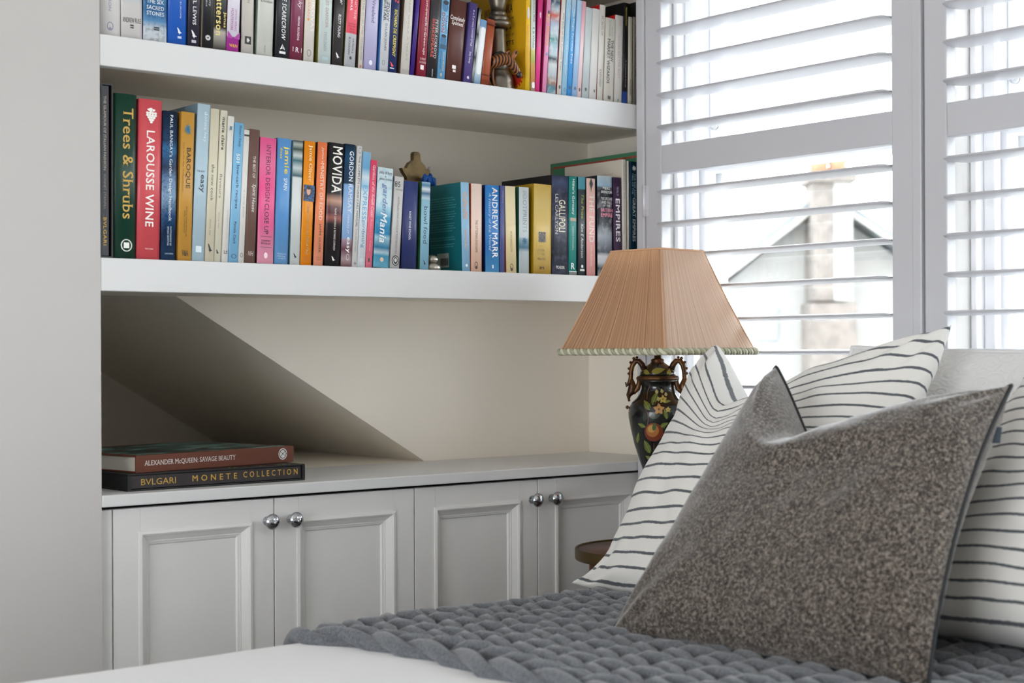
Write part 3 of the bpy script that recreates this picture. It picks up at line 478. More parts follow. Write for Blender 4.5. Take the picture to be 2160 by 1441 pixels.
 ('up', 0.2807, 0.0251, 0.23, 1.34, 0.16, 'h', '#cdc7bf', '#2a2522', '#e6dfcf', None, 'beige book with a black square mark near its foot', [('WALTER ISAACSON', '#8f8780', 0.5, 0.22, 0.0942, 0.1605, 's', 'v')], [('rect', '#1d1c1c', 0.5, 0.0262, 0.5, 0.0142), ('leafy', '#e8e4de', 0.5, 0.0262, 0.34, 0.01)]),
 ('up', 0.3114, 0.0334, 0.235, 2.5, 0.17, 'h', '#d3d4cc', '#7f8f82', '#e6dfcf', None, 'thick pale sage book with plain spine and small black words high up', [('London', '#3a3a38', 0.5, 0.0, 0.099, 0.1044, '', 'h0.7'), ('PICADOR', '#8f908a', 0.45, 0.09, 0.0061, 0.0199, '', 'v')], []),
 ('up', 0.3494, 0.0296, 0.21, 2.43, 0.15, 'p', '#24272d', '#0d0e10', '#e6dfcf', None, 'black paperback with white slanted capitals left of the maroon book', [('THE SCARECROW', '#f2f2f0', 0.54, 0.3, 0.035, 0.1263, 'bi', 'v')], [('tri', '#f0f0ee', 0.5, 0.0221, 0.36, 0.011), ('rect', '#e8e8e6', 0.5, 0.0115, 0.45, 0.0047)]),
 ('up', 0.3797, 0.0291, 0.225, 3.227, 0.16, 'h', [(0, '#7a2a44'), (0.5, '#86385a'), (1, '#8c4666')], '#4f1a2c', '#e6dfcf', None, 'maroon book with white script and small white capitals', [('Becky', '#f0e0e6', 0.6, 0.36, 0.0977, 0.1326, 'i', 'v'), ('VIRGINIA ROUNDING', '#f2e6ea', 0.58, 0.16, 0.0384, 0.0836, 'b', 'v'), ('R', '#f6eef0', 0.55, 0.0, 0.0157, 0.025, 's', 'h0.28')], [('rect', '#f0e4e8', 0.24, 0.0206, 0.04, 0.0089), ('rect', '#f0e4e8', 0.85, 0.0206, 0.04, 0.0089)]),
 ('up', 0.4112, 0.0218, 0.225, 2.763, 0.16, 'p', [(0, '#dcd6cf'), (0.3, '#e2dcd4'), (0.6, '#eadcc9'), (1, '#e6ded4')], '#7a7a34', '#e6dfcf', None, 'off-white book with orange dot and faint white capitals', [('KASHKOVAS', '#f8f4ee', 0.72, 0.3, 0.0594, 0.1508, 'b', 'v'), ('CARAVAN', '#e6a884', 0.34, 0.24, 0.0869, 0.136, '', 'v')], [('disc', '#f0a030', 0.32, 0.0807, 0.2, 0.0051), ('ring', '#8a8580', 0.5, 0.0178, 0.4, 0.0127)]),
 ('up', 0.4431, 0.0279, 0.22, 2.29, 0.16, 'h', '#cdd8d6', '#86813a', '#e6dfcf', None, 'pale mint book with thin grey serif capitals', [('LAST DANCER', '#c2aaa4', 0.56, 0.22, 0.0691, 0.132, 's', 'v'), ('TEGUNAN', '#9fb0ae', 0.48, 0.2, 0.0249, 0.0623, 's', 'v')], [('rect', '#a8c0c4', 0.5, 0.0115, 0.5, 0.006)]),
 ('up', 0.4735, 0.0236, 0.21, 3.53, 0.15, 'p', [(0, '#3a3634'), (0.5, '#2d2a2a'), (1, '#262424')], '#15130f', '#e6dfcf', None, 'charcoal paperback with white italic capitals', [('Marching Powder', '#eeeeea', 0.6, 0.4, 0.1186, 0.1911, 'bi', 'v'), ('RUSTY YOUNG', '#f0f0ec', 0.52, 0.26, 0.0548, 0.0994, 'bi', 'v')], [('bird', '#f2f2f0', 0.5, 0.0201, 0.4, 0.0121)]),
 ('up', 0.5012, 0.0246, 0.22, 4.17, 0.15, 'p', [(0, '#c6c8cc'), (0.3, '#c9cbd0'), (0.301, '#f0566a'), (1, '#ee5468')], '#6b6a34', '#e6dfcf', None, 'book with coral red top half and pale grey lower half', [('HITLER, AND THE', '#fbe4e2', 0.7, 0.19, 0.0943, 0.1806, '', 'v'), ('UNNECESSARY WAR', '#fdf2f0', 0.34, 0.22, 0.1095, 0.1958, 'b', 'v'), ('PATRICK J.', '#5a5c62', 0.66, 0.18, 0.028, 0.0569, '', 'v'), ('BUCHANAN', '#5a5c62', 0.34, 0.18, 0.0249, 0.0584, '', 'v'), ('How Britain lost', '#8f2f3c', 0.5, 0.0, 0.0831, 0.0865, '', 'h0.62'), ('its Empire and the', '#8f2f3c', 0.5, 0.0, 0.0779, 0.0813, '', 'h0.7'), ('West lost', '#8f2f3c', 0.5, 0.0, 0.0728, 0.0761, '', 'h0.42'), ('the World', '#8f2f3c', 0.5, 0.0, 0.0676, 0.0709, '', 'h0.45')], [('disc', '#3a3c42', 0.5, 0.0188, 0.2, 0.0061)]),
 ('up', 0.5318, 0.0102, 0.21, 3.64, 0.15, 'p', '#d9d3c8', '#5a4a3c', '#e6dfcf', None, 'thin cream paperback between the coral and lavender books', [('THE SUBLIME', '#b9aca0', 0.5, 0.42, 0.0674, 0.1347, '', 'v'), ('MITCHELL ADAM', '#8f9a94', 0.5, 0.34, 0.0177, 0.0612, '', 'v')], [('disc', '#c9655a', 0.5, 0.006, 0.4, 0.0051)]),
 ('up', 0.5445, 0.0296, 0.225, 3.62, 0.16, 'h', [(0, '#b9b4dc'), (0.5, '#c6c2e2'), (1, '#c3bade')], '#9a94c0', '#e6dfcf', None, 'lavender book with a thin dark title', [('Diana Vreeland', '#5a5472', 0.55, 0.26, 0.0929, 0.1686, '', 'v')], [('disc', '#e6e2f2', 0.5, 0.0149, 0.28, 0.0096)]),
 ('up', 0.5808, 0.0199, 0.22, 3.85, 0.16, 'p', '#d3d6da', '#4f86c4', '#e6dfcf', None, 'white paperback with dark serif capitals between lavender and navy books', [('WHEN ZIGGY', '#4a4c50', 0.66, 0.3, 0.0992, 0.1826, 's', 'v'), ('PLAYED GUITAR', '#3a3c40', 0.3, 0.3, 0.0997, 0.1935, 's', 'v'), ('DYLAN JONES', '#7a7c82', 0.5, 0.3, 0.042, 0.095, 's', 'v')], [('ring', '#8a8c90', 0.4, 0.0185, 0.35, 0.0096)]),
 ('up', 0.6015, 0.0197, 0.22, 4.17, 0.16, 'p', [(0, '#1a2f66'), (0.5, '#16285c'), (1, '#142450')], '#56508f', '#e6dfcf', None, 'navy paperback with yellow slanted capitals and red mark', [('QF32', '#e04a44', 0.55, 0.6, 0.1391, 0.1859, 'bi', 'v'), ('RICHARD DE CRESPIGNY', '#f2e04a', 0.55, 0.36, 0.033, 0.1259, 'bi', 'v')], [('bird', '#e8484a', 0.42, 0.017, 0.5, 0.0112), ('rect', '#c9ccd8', 0.42, 0.0097, 0.5, 0.0022)]),
 ('up', 0.6313, 0.0212, 0.22, 4.55, 0.16, 'h', '#d6d1c8', '#6b5440', '#e6dfcf', None, 'cream book with spaced thin capitals left of the violet book', [('TRUTH AND SHEILA A TERRY', '#b8b2a8', 0.52, 0.18, 0.0275, 0.197, '', 'v'), ('EXISLE', '#b4aea4', 0.5, 0.0, 0.0069, 0.0103, '', 'h0.7')], []),
 ('up', 0.6535, 0.0088, 0.215, 6.087, 0.15, 'p', '#3a1a80', '#2c1266', '#e6dfcf', None, 'thin deep violet paperback left of the crimson book', [], []),
 ('up', 0.6691, 0.0235, 0.22, 4.443, 0.15, 'h', [(0, '#8f1f38'), (1, '#9a2740')], '#6a1226', '#e6dfcf', None, 'crimson book with cream title letters', [('Spotted Homework', '#f2dcd8', 0.6, 0.3, 0.1013, 0.2152, 'b', 'v'), ('for', '#e8c8c6', 0.6, 0.18, 0.0911, 0.099, 'i', 'v'), ('Grown-ups', '#f2dcd8', 0.55, 0.3, 0.0445, 0.0895, 'b', 'v'), ('E. FOLEY', '#f0d8d6', 0.5, 0.0, 0.0338, 0.0379, 'b', 'h0.55'), ('B. COATES', '#f0d8d6', 0.5, 0.0, 0.0269, 0.0311, 'b', 'h0.62')], [('rect', '#f0e2e0', 0.46, 0.019, 0.34, 0.0091)]),
 ('up', 0.6933, 0.0251, 0.215, 4.7, 0.15, 'p', [(0, '#27252a'), (0.62, '#2a282c'), (0.78, '#3c3438'), (0.86, '#8f7a78'), (0.93, '#b9a09a'), (1, '#3a3236')], '#1a181c', '#e6dfcf', None, 'charcoal book with red and white capitals and a face photograph on top', [('PETER ACKROYD', '#dcdadc', 0.66, 0.24, 0.0409, 0.1183, '', 'v'), ('SHAKESPEARE', '#e0564c', 0.36, 0.28, 0.042, 0.1191, 'b', 'v'), ('THE BIOGRAPHY', '#7a4442', 0.12, 0.1, 0.0539, 0.1095, '', 'v')], [('rect', '#8a888c', 0.5, 0.0111, 0.1, 0.0151)]),
 ('up', 0.7193, 0.0201, 0.205, 5.06, 0.14, 'p', [(0, '#6fb0dc'), (0.3, '#5fa6d6'), (0.6, '#8cc6ea'), (1, '#4f98d0')], '#2a5f8c', '#e6dfcf', None, 'light blue paperback with two face photographs and red title', [('TORNADO', '#3a4a5c', 0.7, 0.26, 0.0935, 0.1319, 'b', 'v'), ('DOWN', '#b84a48', 0.32, 0.36, 0.0951, 0.1351, 'b', 'v'), ('JOHN PETERS', '#f0d8a0', 0.64, 0.18, 0.0185, 0.0568, 'b', 'v'), ('JOHN NICHOL', '#26486a', 0.3, 0.2, 0.0201, 0.0584, 'b', 'v')], [('disc', '#3f74a0', 0.5, 0.0799, 0.66, 0.0208), ('disc', '#1b2a3c', 0.5, 0.0884, 0.6, 0.0067), ('rect', '#27506f', 0.5, 0.0664, 0.7, 0.0095), ('disc', '#3f74a0', 0.5, 0.1464, 0.66, 0.0161), ('disc', '#14202e', 0.5, 0.156, 0.66, 0.0096), ('disc', '#c9b89a', 0.45, 0.0097, 0.2, 0.0076)]),
 ('up', 0.7418, 0.0422, 0.1645, 6.04, 0.15, 'h', '#5c322a', '#4a2620', '#e6dfcf', None, 'thick chocolate brown book with white script title', [('Completely', '#f2ece8', 0.42, 0.0, 0.1192, 0.1313, 'bi', 'h0.86'), ('Spotless', '#f2ece8', 0.42, 0.0, 0.1103, 0.1205, 'bi', 'h0.68')], [('rect', '#f0e8e4', 0.42, 0.0274, 0.22, 0.0074), ('rect', '#e8deda', 0.45, 0.0198, 0.16, 0.0045)]),
 ('up', 0.785, 0.0196, 0.1649, 6.41, 0.14, 'p', [(0, '#5a4a8c'), (0.5, '#4c3f80'), (1, '#4a3c78')], '#332a58', '#e6dfcf', None, 'purple paperback with white capitals and script right of the brown book', [('A to Z of HOLLYWOOD STYLE', '#e2ddf0', 0.56, 0.22, 0.0763, 0.1505, '', 'v'), ('Sinty Stemp', '#efeaf6', 0.5, 0.34, 0.0405, 0.0649, 'i', 'v')], [('leafy', '#f2eef8', 0.5, 0.0112, 0.4, 0.0089)]),
 ('up', 0.8055, 0.0064, 0.1589, 8.321, 0.13, 'p', [(0, '#2a2c30'), (0.2, '#bfc2c4'), (0.35, '#2b2d30'), (0.5, '#c9cbcc'), (0.65, '#1f2124'), (0.8, '#d0d2d2'), (1, '#1a1b1e')], '#17181a', '#e6dfcf', None, 'very thin black-and-white patterned paperback', [], []),
 ('up', 0.8128, 0.0165, 0.1347, 8.189, 0.12, 'p', [(0, '#8fb8da'), (0.12, '#b9d2e6'), (0.2, '#dfe6ea'), (0.85, '#e4e9ec'), (0.9, '#7fa8d4'), (1, '#86aed8')], '#4a78a8', '#e6dfcf', None, 'small pale paperback with white oval panel, left of the leather book', [], [('oval', '#eef0f2', 0.5, 0.0701, 0.62, 0.0989)]),
 ('up', 0.8315, 0.0201, 0.1373, 7.61, 0.11, 'h', [(0, '#a8502f'), (0.07, '#8a3c22'), (0.1, '#a8522f'), (0.9, '#a04a2a'), (0.93, '#7c3620'), (1, '#a8502f')], '#7a3820', '#e6dfcf', None, 'small tan leather-bound book with ribbed ends', [], [('rib', '#6f2f1a', 0.5, 0.0205, 1.02, 0.0023), ('rib', '#6f2f1a', 0.5, 0.1271, 1.02, 0.0023)]),
 ('up', 0.9474, 0.0124, 0.23, 1.094, 0.19, 'h', [(0, '#f0c424'), (1, '#eec02a')], '#d9a512', '#e6dfcf', None, 'yellow picture-cover book behind the chess piece', [('CHARLIE & THE CHOCOLATE FACTORY', '#f4a04a', 0.46, 0.4, 0.0421, 0.1385, 'b', 'v')], [('disc', '#d9d2e0', 0.45, 0.1633, 0.5, 0.0264), ('disc', '#e8a030', 0.5, 0.0322, 0.2, 0.0056)]),
 ('up', 0.9613, 0.0119, 0.205, 0.816, 0.13, 'p', [(0, '#c9a088'), (0.08, '#d0a890'), (0.1, '#e09a5a'), (0.28, '#d8a860'), (0.32, '#b8bf5a'), (0.42, '#d8cf7a'), (0.46, '#dfe4dc'), (0.8, '#d6e2da'), (1, '#d3e0da')], '#5f7f6a', '#e6dfcf', None, 'white, green and orange paperback right of the yellow book', [("Charlotte's Web", '#8a5a58', 0.62, 0.4, 0.1467, 0.2029, '', 'v'), ('E B White', '#5f7a6a', 0.5, 0.4, 0.0922, 0.1352, '', 'v')], [('oval', '#f2f0ea', 0.5, 0.0146, 0.6, 0.0132)]),
 ('up', 0.9744, 0.0126, 0.2, 3.19, 0.13, 'p', [(0, '#e83a8a'), (0.5, '#ea3f92'), (1, '#d83a86')], '#8a1448', '#e6dfcf', None, 'magenta paperback left of the light pink one', [('THE WITCHES', '#b8868e', 0.5, 0.46, 0.0978, 0.1412, 'b', 'v')], [('leafy', '#f0d8e4', 0.5, 0.1645, 0.5, 0.0183)]),
 ('up', 0.9928, 0.0113, 0.2, 4.3, 0.13, 'p', [(0, '#f29ac4'), (1, '#ee9cc6')], '#a02058', '#e6dfcf', None, 'light pink paperback with yellow capitals', [('MATILDA', '#f2c24a', 0.5, 0.55, 0.1003, 0.1423, 'b', 'v'), ('RD', '#f2d44a', 0.4, 0.6, 0.1516, 0.1692, 'b', 'v')], [('disc', '#6fa4c8', 0.5, 0.0835, 0.4, 0.0067), ('disc', '#3a3040', 0.5, 0.1726, 0.4, 0.0084)]),
 ('up', 1.0062, 0.0248, 0.21, 4.16, 0.14, 'p', [(0, '#9fc4d4'), (0.07, '#5f96a8'), (0.12, '#b98a70'), (0.2, '#c8d6da'), (0.3, '#e0e6e6'), (0.36, '#2a3a4a'), (0.4, '#c4d4dc'), (0.5, '#9cc0cc'), (0.56, '#5a9a9a'), (0.62, '#c9d8e0'), (0.72, '#b4c4d8'), (0.8, '#d86a52'), (0.86, '#c9d6dc'), (0.94, '#3f5a78'), (1, '#d0c8b8')], '#7a2a22', '#e6dfcf', ('#e8eef0', 22, 0.5), "thick multicoloured painted-cover book among the children's paperbacks", [], []),
 ('up', 1.0354, 0.0115, 0.21, 4.25, 0.14, 'p', '#e8e2da', '#b8302a', '#e6dfcf', None, "white paperback with red side among the children's books", [('The Folk of the Faraway Tree', '#8f8a86', 0.5, 0.4, 0.0546, 0.1783, '', 'v')], [('disc', '#4a4640', 0.5, 0.0183, 0.45, 0.0088)]),
 ('up', 1.0478, 0.0136, 0.21, 4.48, 0.14, 'p', [(0, '#a4d2ec'), (0.6, '#93c8ea'), (1, '#b4d8ee')], '#5f9cc4', '#e6dfcf', None, 'pale aqua paperback, left of the strong blue one', [('The Adventures of the Wishing-Chair', '#dfeef6', 0.5, 0.4, 0.0443, 0.182, '', 'v')], [('ring', '#4a5a64', 0.5, 0.0138, 0.4, 0.0078)]),
 ('up', 1.0622, 0.0125, 0.21, 4.47, 0.14, 'p', [(0, '#3f9ae0'), (0.5, '#4aa4e6'), (0.8, '#7ab8e6'), (1, '#c4dcea')], '#1f66b4', '#e6dfcf', None, "strong blue paperback with white title in the children's row", [('The Magic Faraway Tree', '#eaf4fa', 0.5, 0.46, 0.0713, 0.1907, 'b', 'v')], [('disc', '#24466a', 0.5, 0.0194, 0.4, 0.0085)]),
 ('up', 1.0756, 0.0135, 0.21, 4.752, 0.14, 'p', [(0, '#9cc4ec'), (0.6, '#aed2f2'), (1, '#b8d6f0')], '#7fa8dc', '#e6dfcf', None, 'powder blue paperback between the strong blue and the rose-white ones', [], [('disc', '#5a6a80', 0.5, 0.0192, 0.4, 0.0078)]),
 ('up', 1.09, 0.012, 0.21, 4.635, 0.14, 'p', [(0, '#f0d4d6'), (0.5, '#f2dadc'), (0.85, '#eeb8c0'), (1, '#e8a8b4')], '#d6505a', '#e6dfcf', None, 'rose-white paperback with a pink top', [], [('disc', '#5a5054', 0.5, 0.018, 0.4, 0.0082)]),
 ('up', 1.1047, 0.0193, 0.198, 3.988, 0.14, 'p', [(0, '#c6d2d4'), (1, '#cfd8d8')], '#b0bcbe', '#e6dfcf', None, 'pale grey-blue paperback with a round mark near the foot', [], [('disc', '#4a5050', 0.5, 0.0205, 0.3, 0.0072)]),
 ('up', 1.1256, 0.0204, 0.198, 3.66, 0.14, 'p', '#e2e0dc', '#c9c4be', '#e6dfcf', None, 'plain white paperback with a small black stamp, left of the red-sided one', [], [('rect', '#6a6864', 0.66, 0.0199, 0.2, 0.0059)]),
 ('up', 1.1492, 0.0167, 0.209, 2.868, 0.15, 'p', '#dedad2', '#b01818', '#e6dfcf', None, 'white paperback with red side and spaced grey capitals', [('SECRETS OF', '#8f8a84', 0.5, 0.36, 0.1428, 0.1858, '', 'v'), ('EXPOSED', '#8f8a84', 0.42, 0.36, 0.0311, 0.068, '', 'v')], []),
 ('up', 1.1674, 0.0287, 0.1827, 2.562, 0.14, 'p', '#d9d5ca', '#b9b4a6', '#e6dfcf', None, 'cream paperback with black shadowed capitals', [('THE NEW', '#3a3c3a', 0.68, 0.26, 0.0873, 0.1358, 's', 'v'), ('MARKET WIZARDS', '#3a3c3a', 0.34, 0.28, 0.0397, 0.1375, 's', 'v'), ('JACK D.', '#9a9890', 0.62, 0.14, 0.1427, 0.1644, '', 'v'), ('SCHWAGER', '#9a9890', 0.38, 0.14, 0.1427, 0.1774, '', 'v')], [('rect', '#16181a', 0.42, 0.0091, 0.09, 0.0076), ('rect', '#16181a', 0.58, 0.0091, 0.09, 0.0076)]),
 ('up', 1.1993, 0.0236, 0.1929, 1.7, 0.15, 'p', '#e0dcd6', '#b81818', '#e6dfcf', None, 'white paperback with faint pink lettering and red side', [('THE SEVEN', '#e0b0b0', 0.62, 0.22, 0.1699, 0.1838, '', 'v'), ('GOOD BETTER BEST', '#d8b4b4', 0.5, 0.24, 0.0539, 0.1509, '', 'v')], [('disc', '#8a9a9c', 0.5, 0.0068, 0.2, 0.0059)]),
 ('up', 1.224, 0.0143, 0.2232, 1.5, 0.17, 'p', [(0, '#1f4aa0'), (0.12, '#1c3f8c'), (0.13, '#17171a'), (1, '#111113')], '#0c0c0e', '#e6dfcf', None, 'tall black paperback with blue foot', [('Mathematical Models', '#c9b94a', 0.5, 0.3, 0.1724, 0.2133, '', 'v'), ('A Statistical Study', '#b4b0ae', 0.5, 0.26, 0.0369, 0.0977, '', 'v')], []),
 ('up', 1.2402, 0.0118, 0.1938, 1.065, 0.14, 'p', '#d2ccbe', '#a8a294', '#e6dfcf', None, 'thin cream paperback beside the last dark spine', [('Mark Parkinson', '#3a3834', 0.5, 0.34, 0.0219, 0.0558, '', 'v')], []),
 ('up', 1.2533, 0.0128, 0.1953, 0.92, 0.14, 'p', [(0, '#8a8478'), (0.25, '#7f7a70'), (1, '#a39c8e')], '#2a2622', '#e6dfcf', None, 'last taupe paperback with dark capitals at the shutter end of the upper shelf', [('HOW TO PASS SELECTION TESTS', '#24221e', 0.55, 0.34, 0.0642, 0.1759, 'b', 'v')], []),
 ('up', 1.2677, 0.0148, 0.2306, 0.6, 0.22, 'p', '#0d0d0f', '#0b0b0d', '#e6dfcf', None, 'big black book standing at the shutter end of the upper shelf', [], []),
]
# ================================================================== BOOKS ON THE SHELVES
def spine_mat(col, H, nz):
    if isinstance(col, str) and not nz: return mat('book_cover', col, .38, bump=(400, .05, .0005))
    m = bpy.data.materials.new('printed_spine'); m.use_nodes = True
    nt = m.node_tree; N = nt.nodes; L = nt.links; p = N['Principled BSDF']; p.inputs['Roughness'].default_value = .36
    tc = N.new('ShaderNodeTexCoord'); sp = N.new('ShaderNodeSeparateXYZ'); L.new(tc.outputs['Object'], sp.inputs[0])
    dv = N.new('ShaderNodeMath'); dv.operation = 'DIVIDE'; dv.inputs[1].default_value = H; L.new(sp.outputs['Z'], dv.inputs[0])
    rp = N.new('ShaderNodeValToRGB')
    stops = col if not isinstance(col, str) else [(0, col), (1, col)]
    el = rp.color_ramp.elements
    el[0].position = stops[0][0]; el[0].color = lin(stops[0][1]); el[1].position = stops[-1][0]; el[1].color = lin(stops[-1][1])
    for t, c in stops[1:-1]:
        e = el.new(t); e.color = lin(c)
    L.new(dv.outputs[0], rp.inputs['Fac'])
    out = rp.outputs['Color']
    if nz:
        n = N.new('ShaderNodeTexNoise'); n.inputs['Scale'].default_value = nz[1] * 4; n.inputs['Detail'].default_value = 5
        L.new(tc.outputs['Object'], n.inputs['Vector'])
        mr = N.new('ShaderNodeMapRange'); mr.inputs['From Min'].default_value = .5; mr.inputs['From Max'].default_value = .62; mr.inputs['To Max'].default_value = nz[2]
        L.new(n.outputs['Fac'], mr.inputs['Value'])
        mx = N.new('ShaderNodeMix'); mx.data_type = 'RGBA'; mx.inputs['B'].default_value = lin(nz[0])
        L.new(mr.outputs['Result'], mx.inputs['Factor']); L.new(out, mx.inputs['A']); out = mx.outputs['Result']
    L.new(out, p.inputs['Base Color'])
    return m
_PG = {}
def page_mat(c):
    if c in _PG: return _PG[c]
    m = mat('page_block', c, .8); _PG[c] = m
    nt = m.node_tree; N = nt.nodes; L = nt.links
    w = N.new('ShaderNodeTexNoise'); w.inputs['Scale'].default_value = 900
    b = N.new('ShaderNodeBump'); b.inputs['Strength'].default_value = .25; b.inputs['Distance'].default_value = .0006
    L.new(w.outputs['Fac'], b.inputs['Height']); L.new(b.outputs['Normal'], N['Principled BSDF'].inputs['Normal'])
    return m
def cover_mesh(T, D, H, t, bulge):
    """U-shaped cover: spine at y=0 (bulging to -y), boards back to y=D. Material 0 spine, 1 boards"""
    n = 8; out = []; inn = []
    for i in range(n + 1):
        x = T * i / n; q = abs(2 * i / n - 1)
        y = bulge * (q ** 4) if bulge else 0
        out.append((x, y + .0)); 
        inn.append((t + (T - 2 * t) * i / n, y + t))
    o = [(0, D)] + out + [(T, D)]; ii = [(t, D)] + inn + [(T - t, D)]
    m = MB(); k = len(o)
    vs = [(x, y, 0) for x, y in o] + [(x, y, H) for x, y in o] + [(x, y, 0) for x, y in ii] + [(x, y, H) for x, y in ii]
    for i in range(k - 1):
        mi = 1 if i in (0, k - 2) else 0
        m.mi.append(mi); m.sm.append(mi == 0); m.f.append((i, i + 1, k + i + 1, k + i))
        m.mi.append(mi); m.sm.append(False); m.f.append((2 * k + i + 1, 2 * k + i, 3 * k + i, 3 * k + i + 1))
        m.mi.append(mi); m.sm.append(False); m.f.append((k + i, k + i + 1, 3 * k + i + 1, 3 * k + i))
        m.mi.append(mi); m.sm.append(False); m.f.append((i + 1, i, 2 * k + i, 2 * k + i + 1))
    for a in (0, k - 1):
        m.mi.append(1); m.sm.append(False); m.f.append((a, k + a, 3 * k + a, 2 * k + a))
    m.v = vs
    return m
def ell(cx, cz, a, b, n=20, t0=0): return [(cx + a * math.cos(2 * math.pi * i / n + t0), cz + b * math.sin(2 * math.pi * i / n + t0)) for i in range(n)]
def decal_polys(sh, w, h, rnd):
    P = []
    if sh in ('rect', 'photo', 'rib'): P = [[(-w / 2, -h / 2), (w / 2, -h / 2), (w / 2, h / 2), (-w / 2, h / 2)]]
    elif sh == 'disc': P = [ell(0, 0, w / 2, h / 2)]
    elif sh == 'oval':
        r = w / 2; s = max(h / 2 - r, 0)
        P = [[(r * math.cos(R(a)), s + r * math.sin(R(a))) for a in range(0, 181, 20)] + [(r * math.cos(R(a)), -s + r * math.sin(R(a))) for a in range(180, 361, 20)]]
    elif sh == 'ring':
        n = 20
        for i in range(n):
            a0, a1 = 2 * math.pi * i / n, 2 * math.pi * (i + 1) / n
            P.append([(math.cos(a0) * w / 2, math.sin(a0) * h / 2), (math.cos(a1) * w / 2, math.sin(a1) * h / 2), (math.cos(a1) * w * .4, math.sin(a1) * h * .42), (math.cos(a0) * w * .4, math.sin(a0) * h * .42)])
    elif sh == 'grapes':
        for r, row in enumerate((4, 4, 3, 2, 1)):
            for i in range(row):
                P.append(ell((i - (row - 1) / 2) * w * .24, h * (.14 - .15 * r), w * .135, h * .085, 10))
        P.append([(-w * .1, h * .22), (w * .02, h * .2), (w * .1, h * .45), (-w * .06, h * .5), (-w * .4, h * .38), (-w * .3, h * .3)])
        P.append([(w * .04, h * .24), (w * .3, h * .28), (w * .34, h * .4), (w * .12, h * .42)])
    elif sh == 'leafy':
        for i in range(9):
            a = 2 * math.pi * i / 9 + rnd.random() * .3
            ca, sa = math.cos(a), math.sin(a); ln = .8 + .2 * rnd.random()
            q = [(0.05, 0), (.28, .10), (.5, 0), (.28, -.10)]
            P.append([((x * ca - y * sa) * w * ln, (x * sa + y * ca) * h * ln) for x, y in q])
        P.append(ell(0, 0, w * .14, h * .14, 10))
    elif sh == 'burst':
        for i in range(12):
            a = 2 * math.pi * i / 12; ca, sa = math.cos(a), math.sin(a)
            q = [(.14, -.03), (.44, -.07), (.5, 0), (.44, .07), (.14, .03)]
            P.append([((x * ca - y * sa) * w, (x * sa + y * ca) * h) for x, y in q])
    elif sh == 'bird':
        P = [[(-.5, .5), (-.2, .32), (.08, .02), (.16, -.1), (.5, -.22), (.2, -.26), (.02, -.34), (-.02, -.5), (-.12, -.3), (-.32, -.2), (-.24, -.08), (-.4, .16)]]
        P = [[(x * w, z * h) for x, z in P[0]]]
    elif sh == 'tri': P = [[(-.5 * w, -.5 * h), (0, .5 * h), (-.08 * w, -.3 * h)], [(0, -.35 * h), (.12 * w, .4 * h), (.2 * w, -.3 * h)], [(.24 * w, -.4 * h), (.26 * w, .1 * h), (.5 * w, -.5 * h)]]
    elif sh == 'chev': P = [[(-.5 * w, .5 * h), (0, -.5 * h), (-.5 * w, -.5 * h)], [(.5 * w, .5 * h), (.5 * w, -.5 * h), (0, -.5 * h)]]
    elif sh == 'spear': P = [[(-.09 * w, .5 * h), (.09 * w, .5 * h), (.1 * w, .38 * h), (.5 * w, .05 * h), (.12 * w, -.25 * h), (.03 * w, -.5 * h), (-.03 * w, -.5 * h), (-.12 * w, -.25 * h), (-.5 * w, .05 * h), (-.1 * w, .38 * h)]]
    elif sh == 'smudge':
        k = max(int(max(w, h) / .0026), 3)
        for i in range(k):
            for j in (-1, 0, 1):
                if rnd.random() < .2: continue
                if h > w:
                    z = -h / 2 + h * (i + .5) / k; x = j * w * .33
                    P.append([(x - w * .13, z - h * .3 / k), (x + w * .13, z - h * .3 / k), (x + w * .13, z + h * .3 / k), (x - w * .13, z + h * .3 / k)])
                else:
                    x = -w / 2 + w * (i + .5) / k; z = j * h * .3
                    P.append([(x - w * .3 / k, z - h * .2), (x + w * .3 / k, z - h * .2), (x + w * .3 / k, z + h * .2), (x - w * .3 / k, z + h * .2)])
    return P
def photo_mat(c):
    return mat('printed_photo', c, .4, vary=(260, '#1c2530', .35, .6))
SHELF_Z = {'low': 1.1955, 'up': 1.5745}
BK = {}
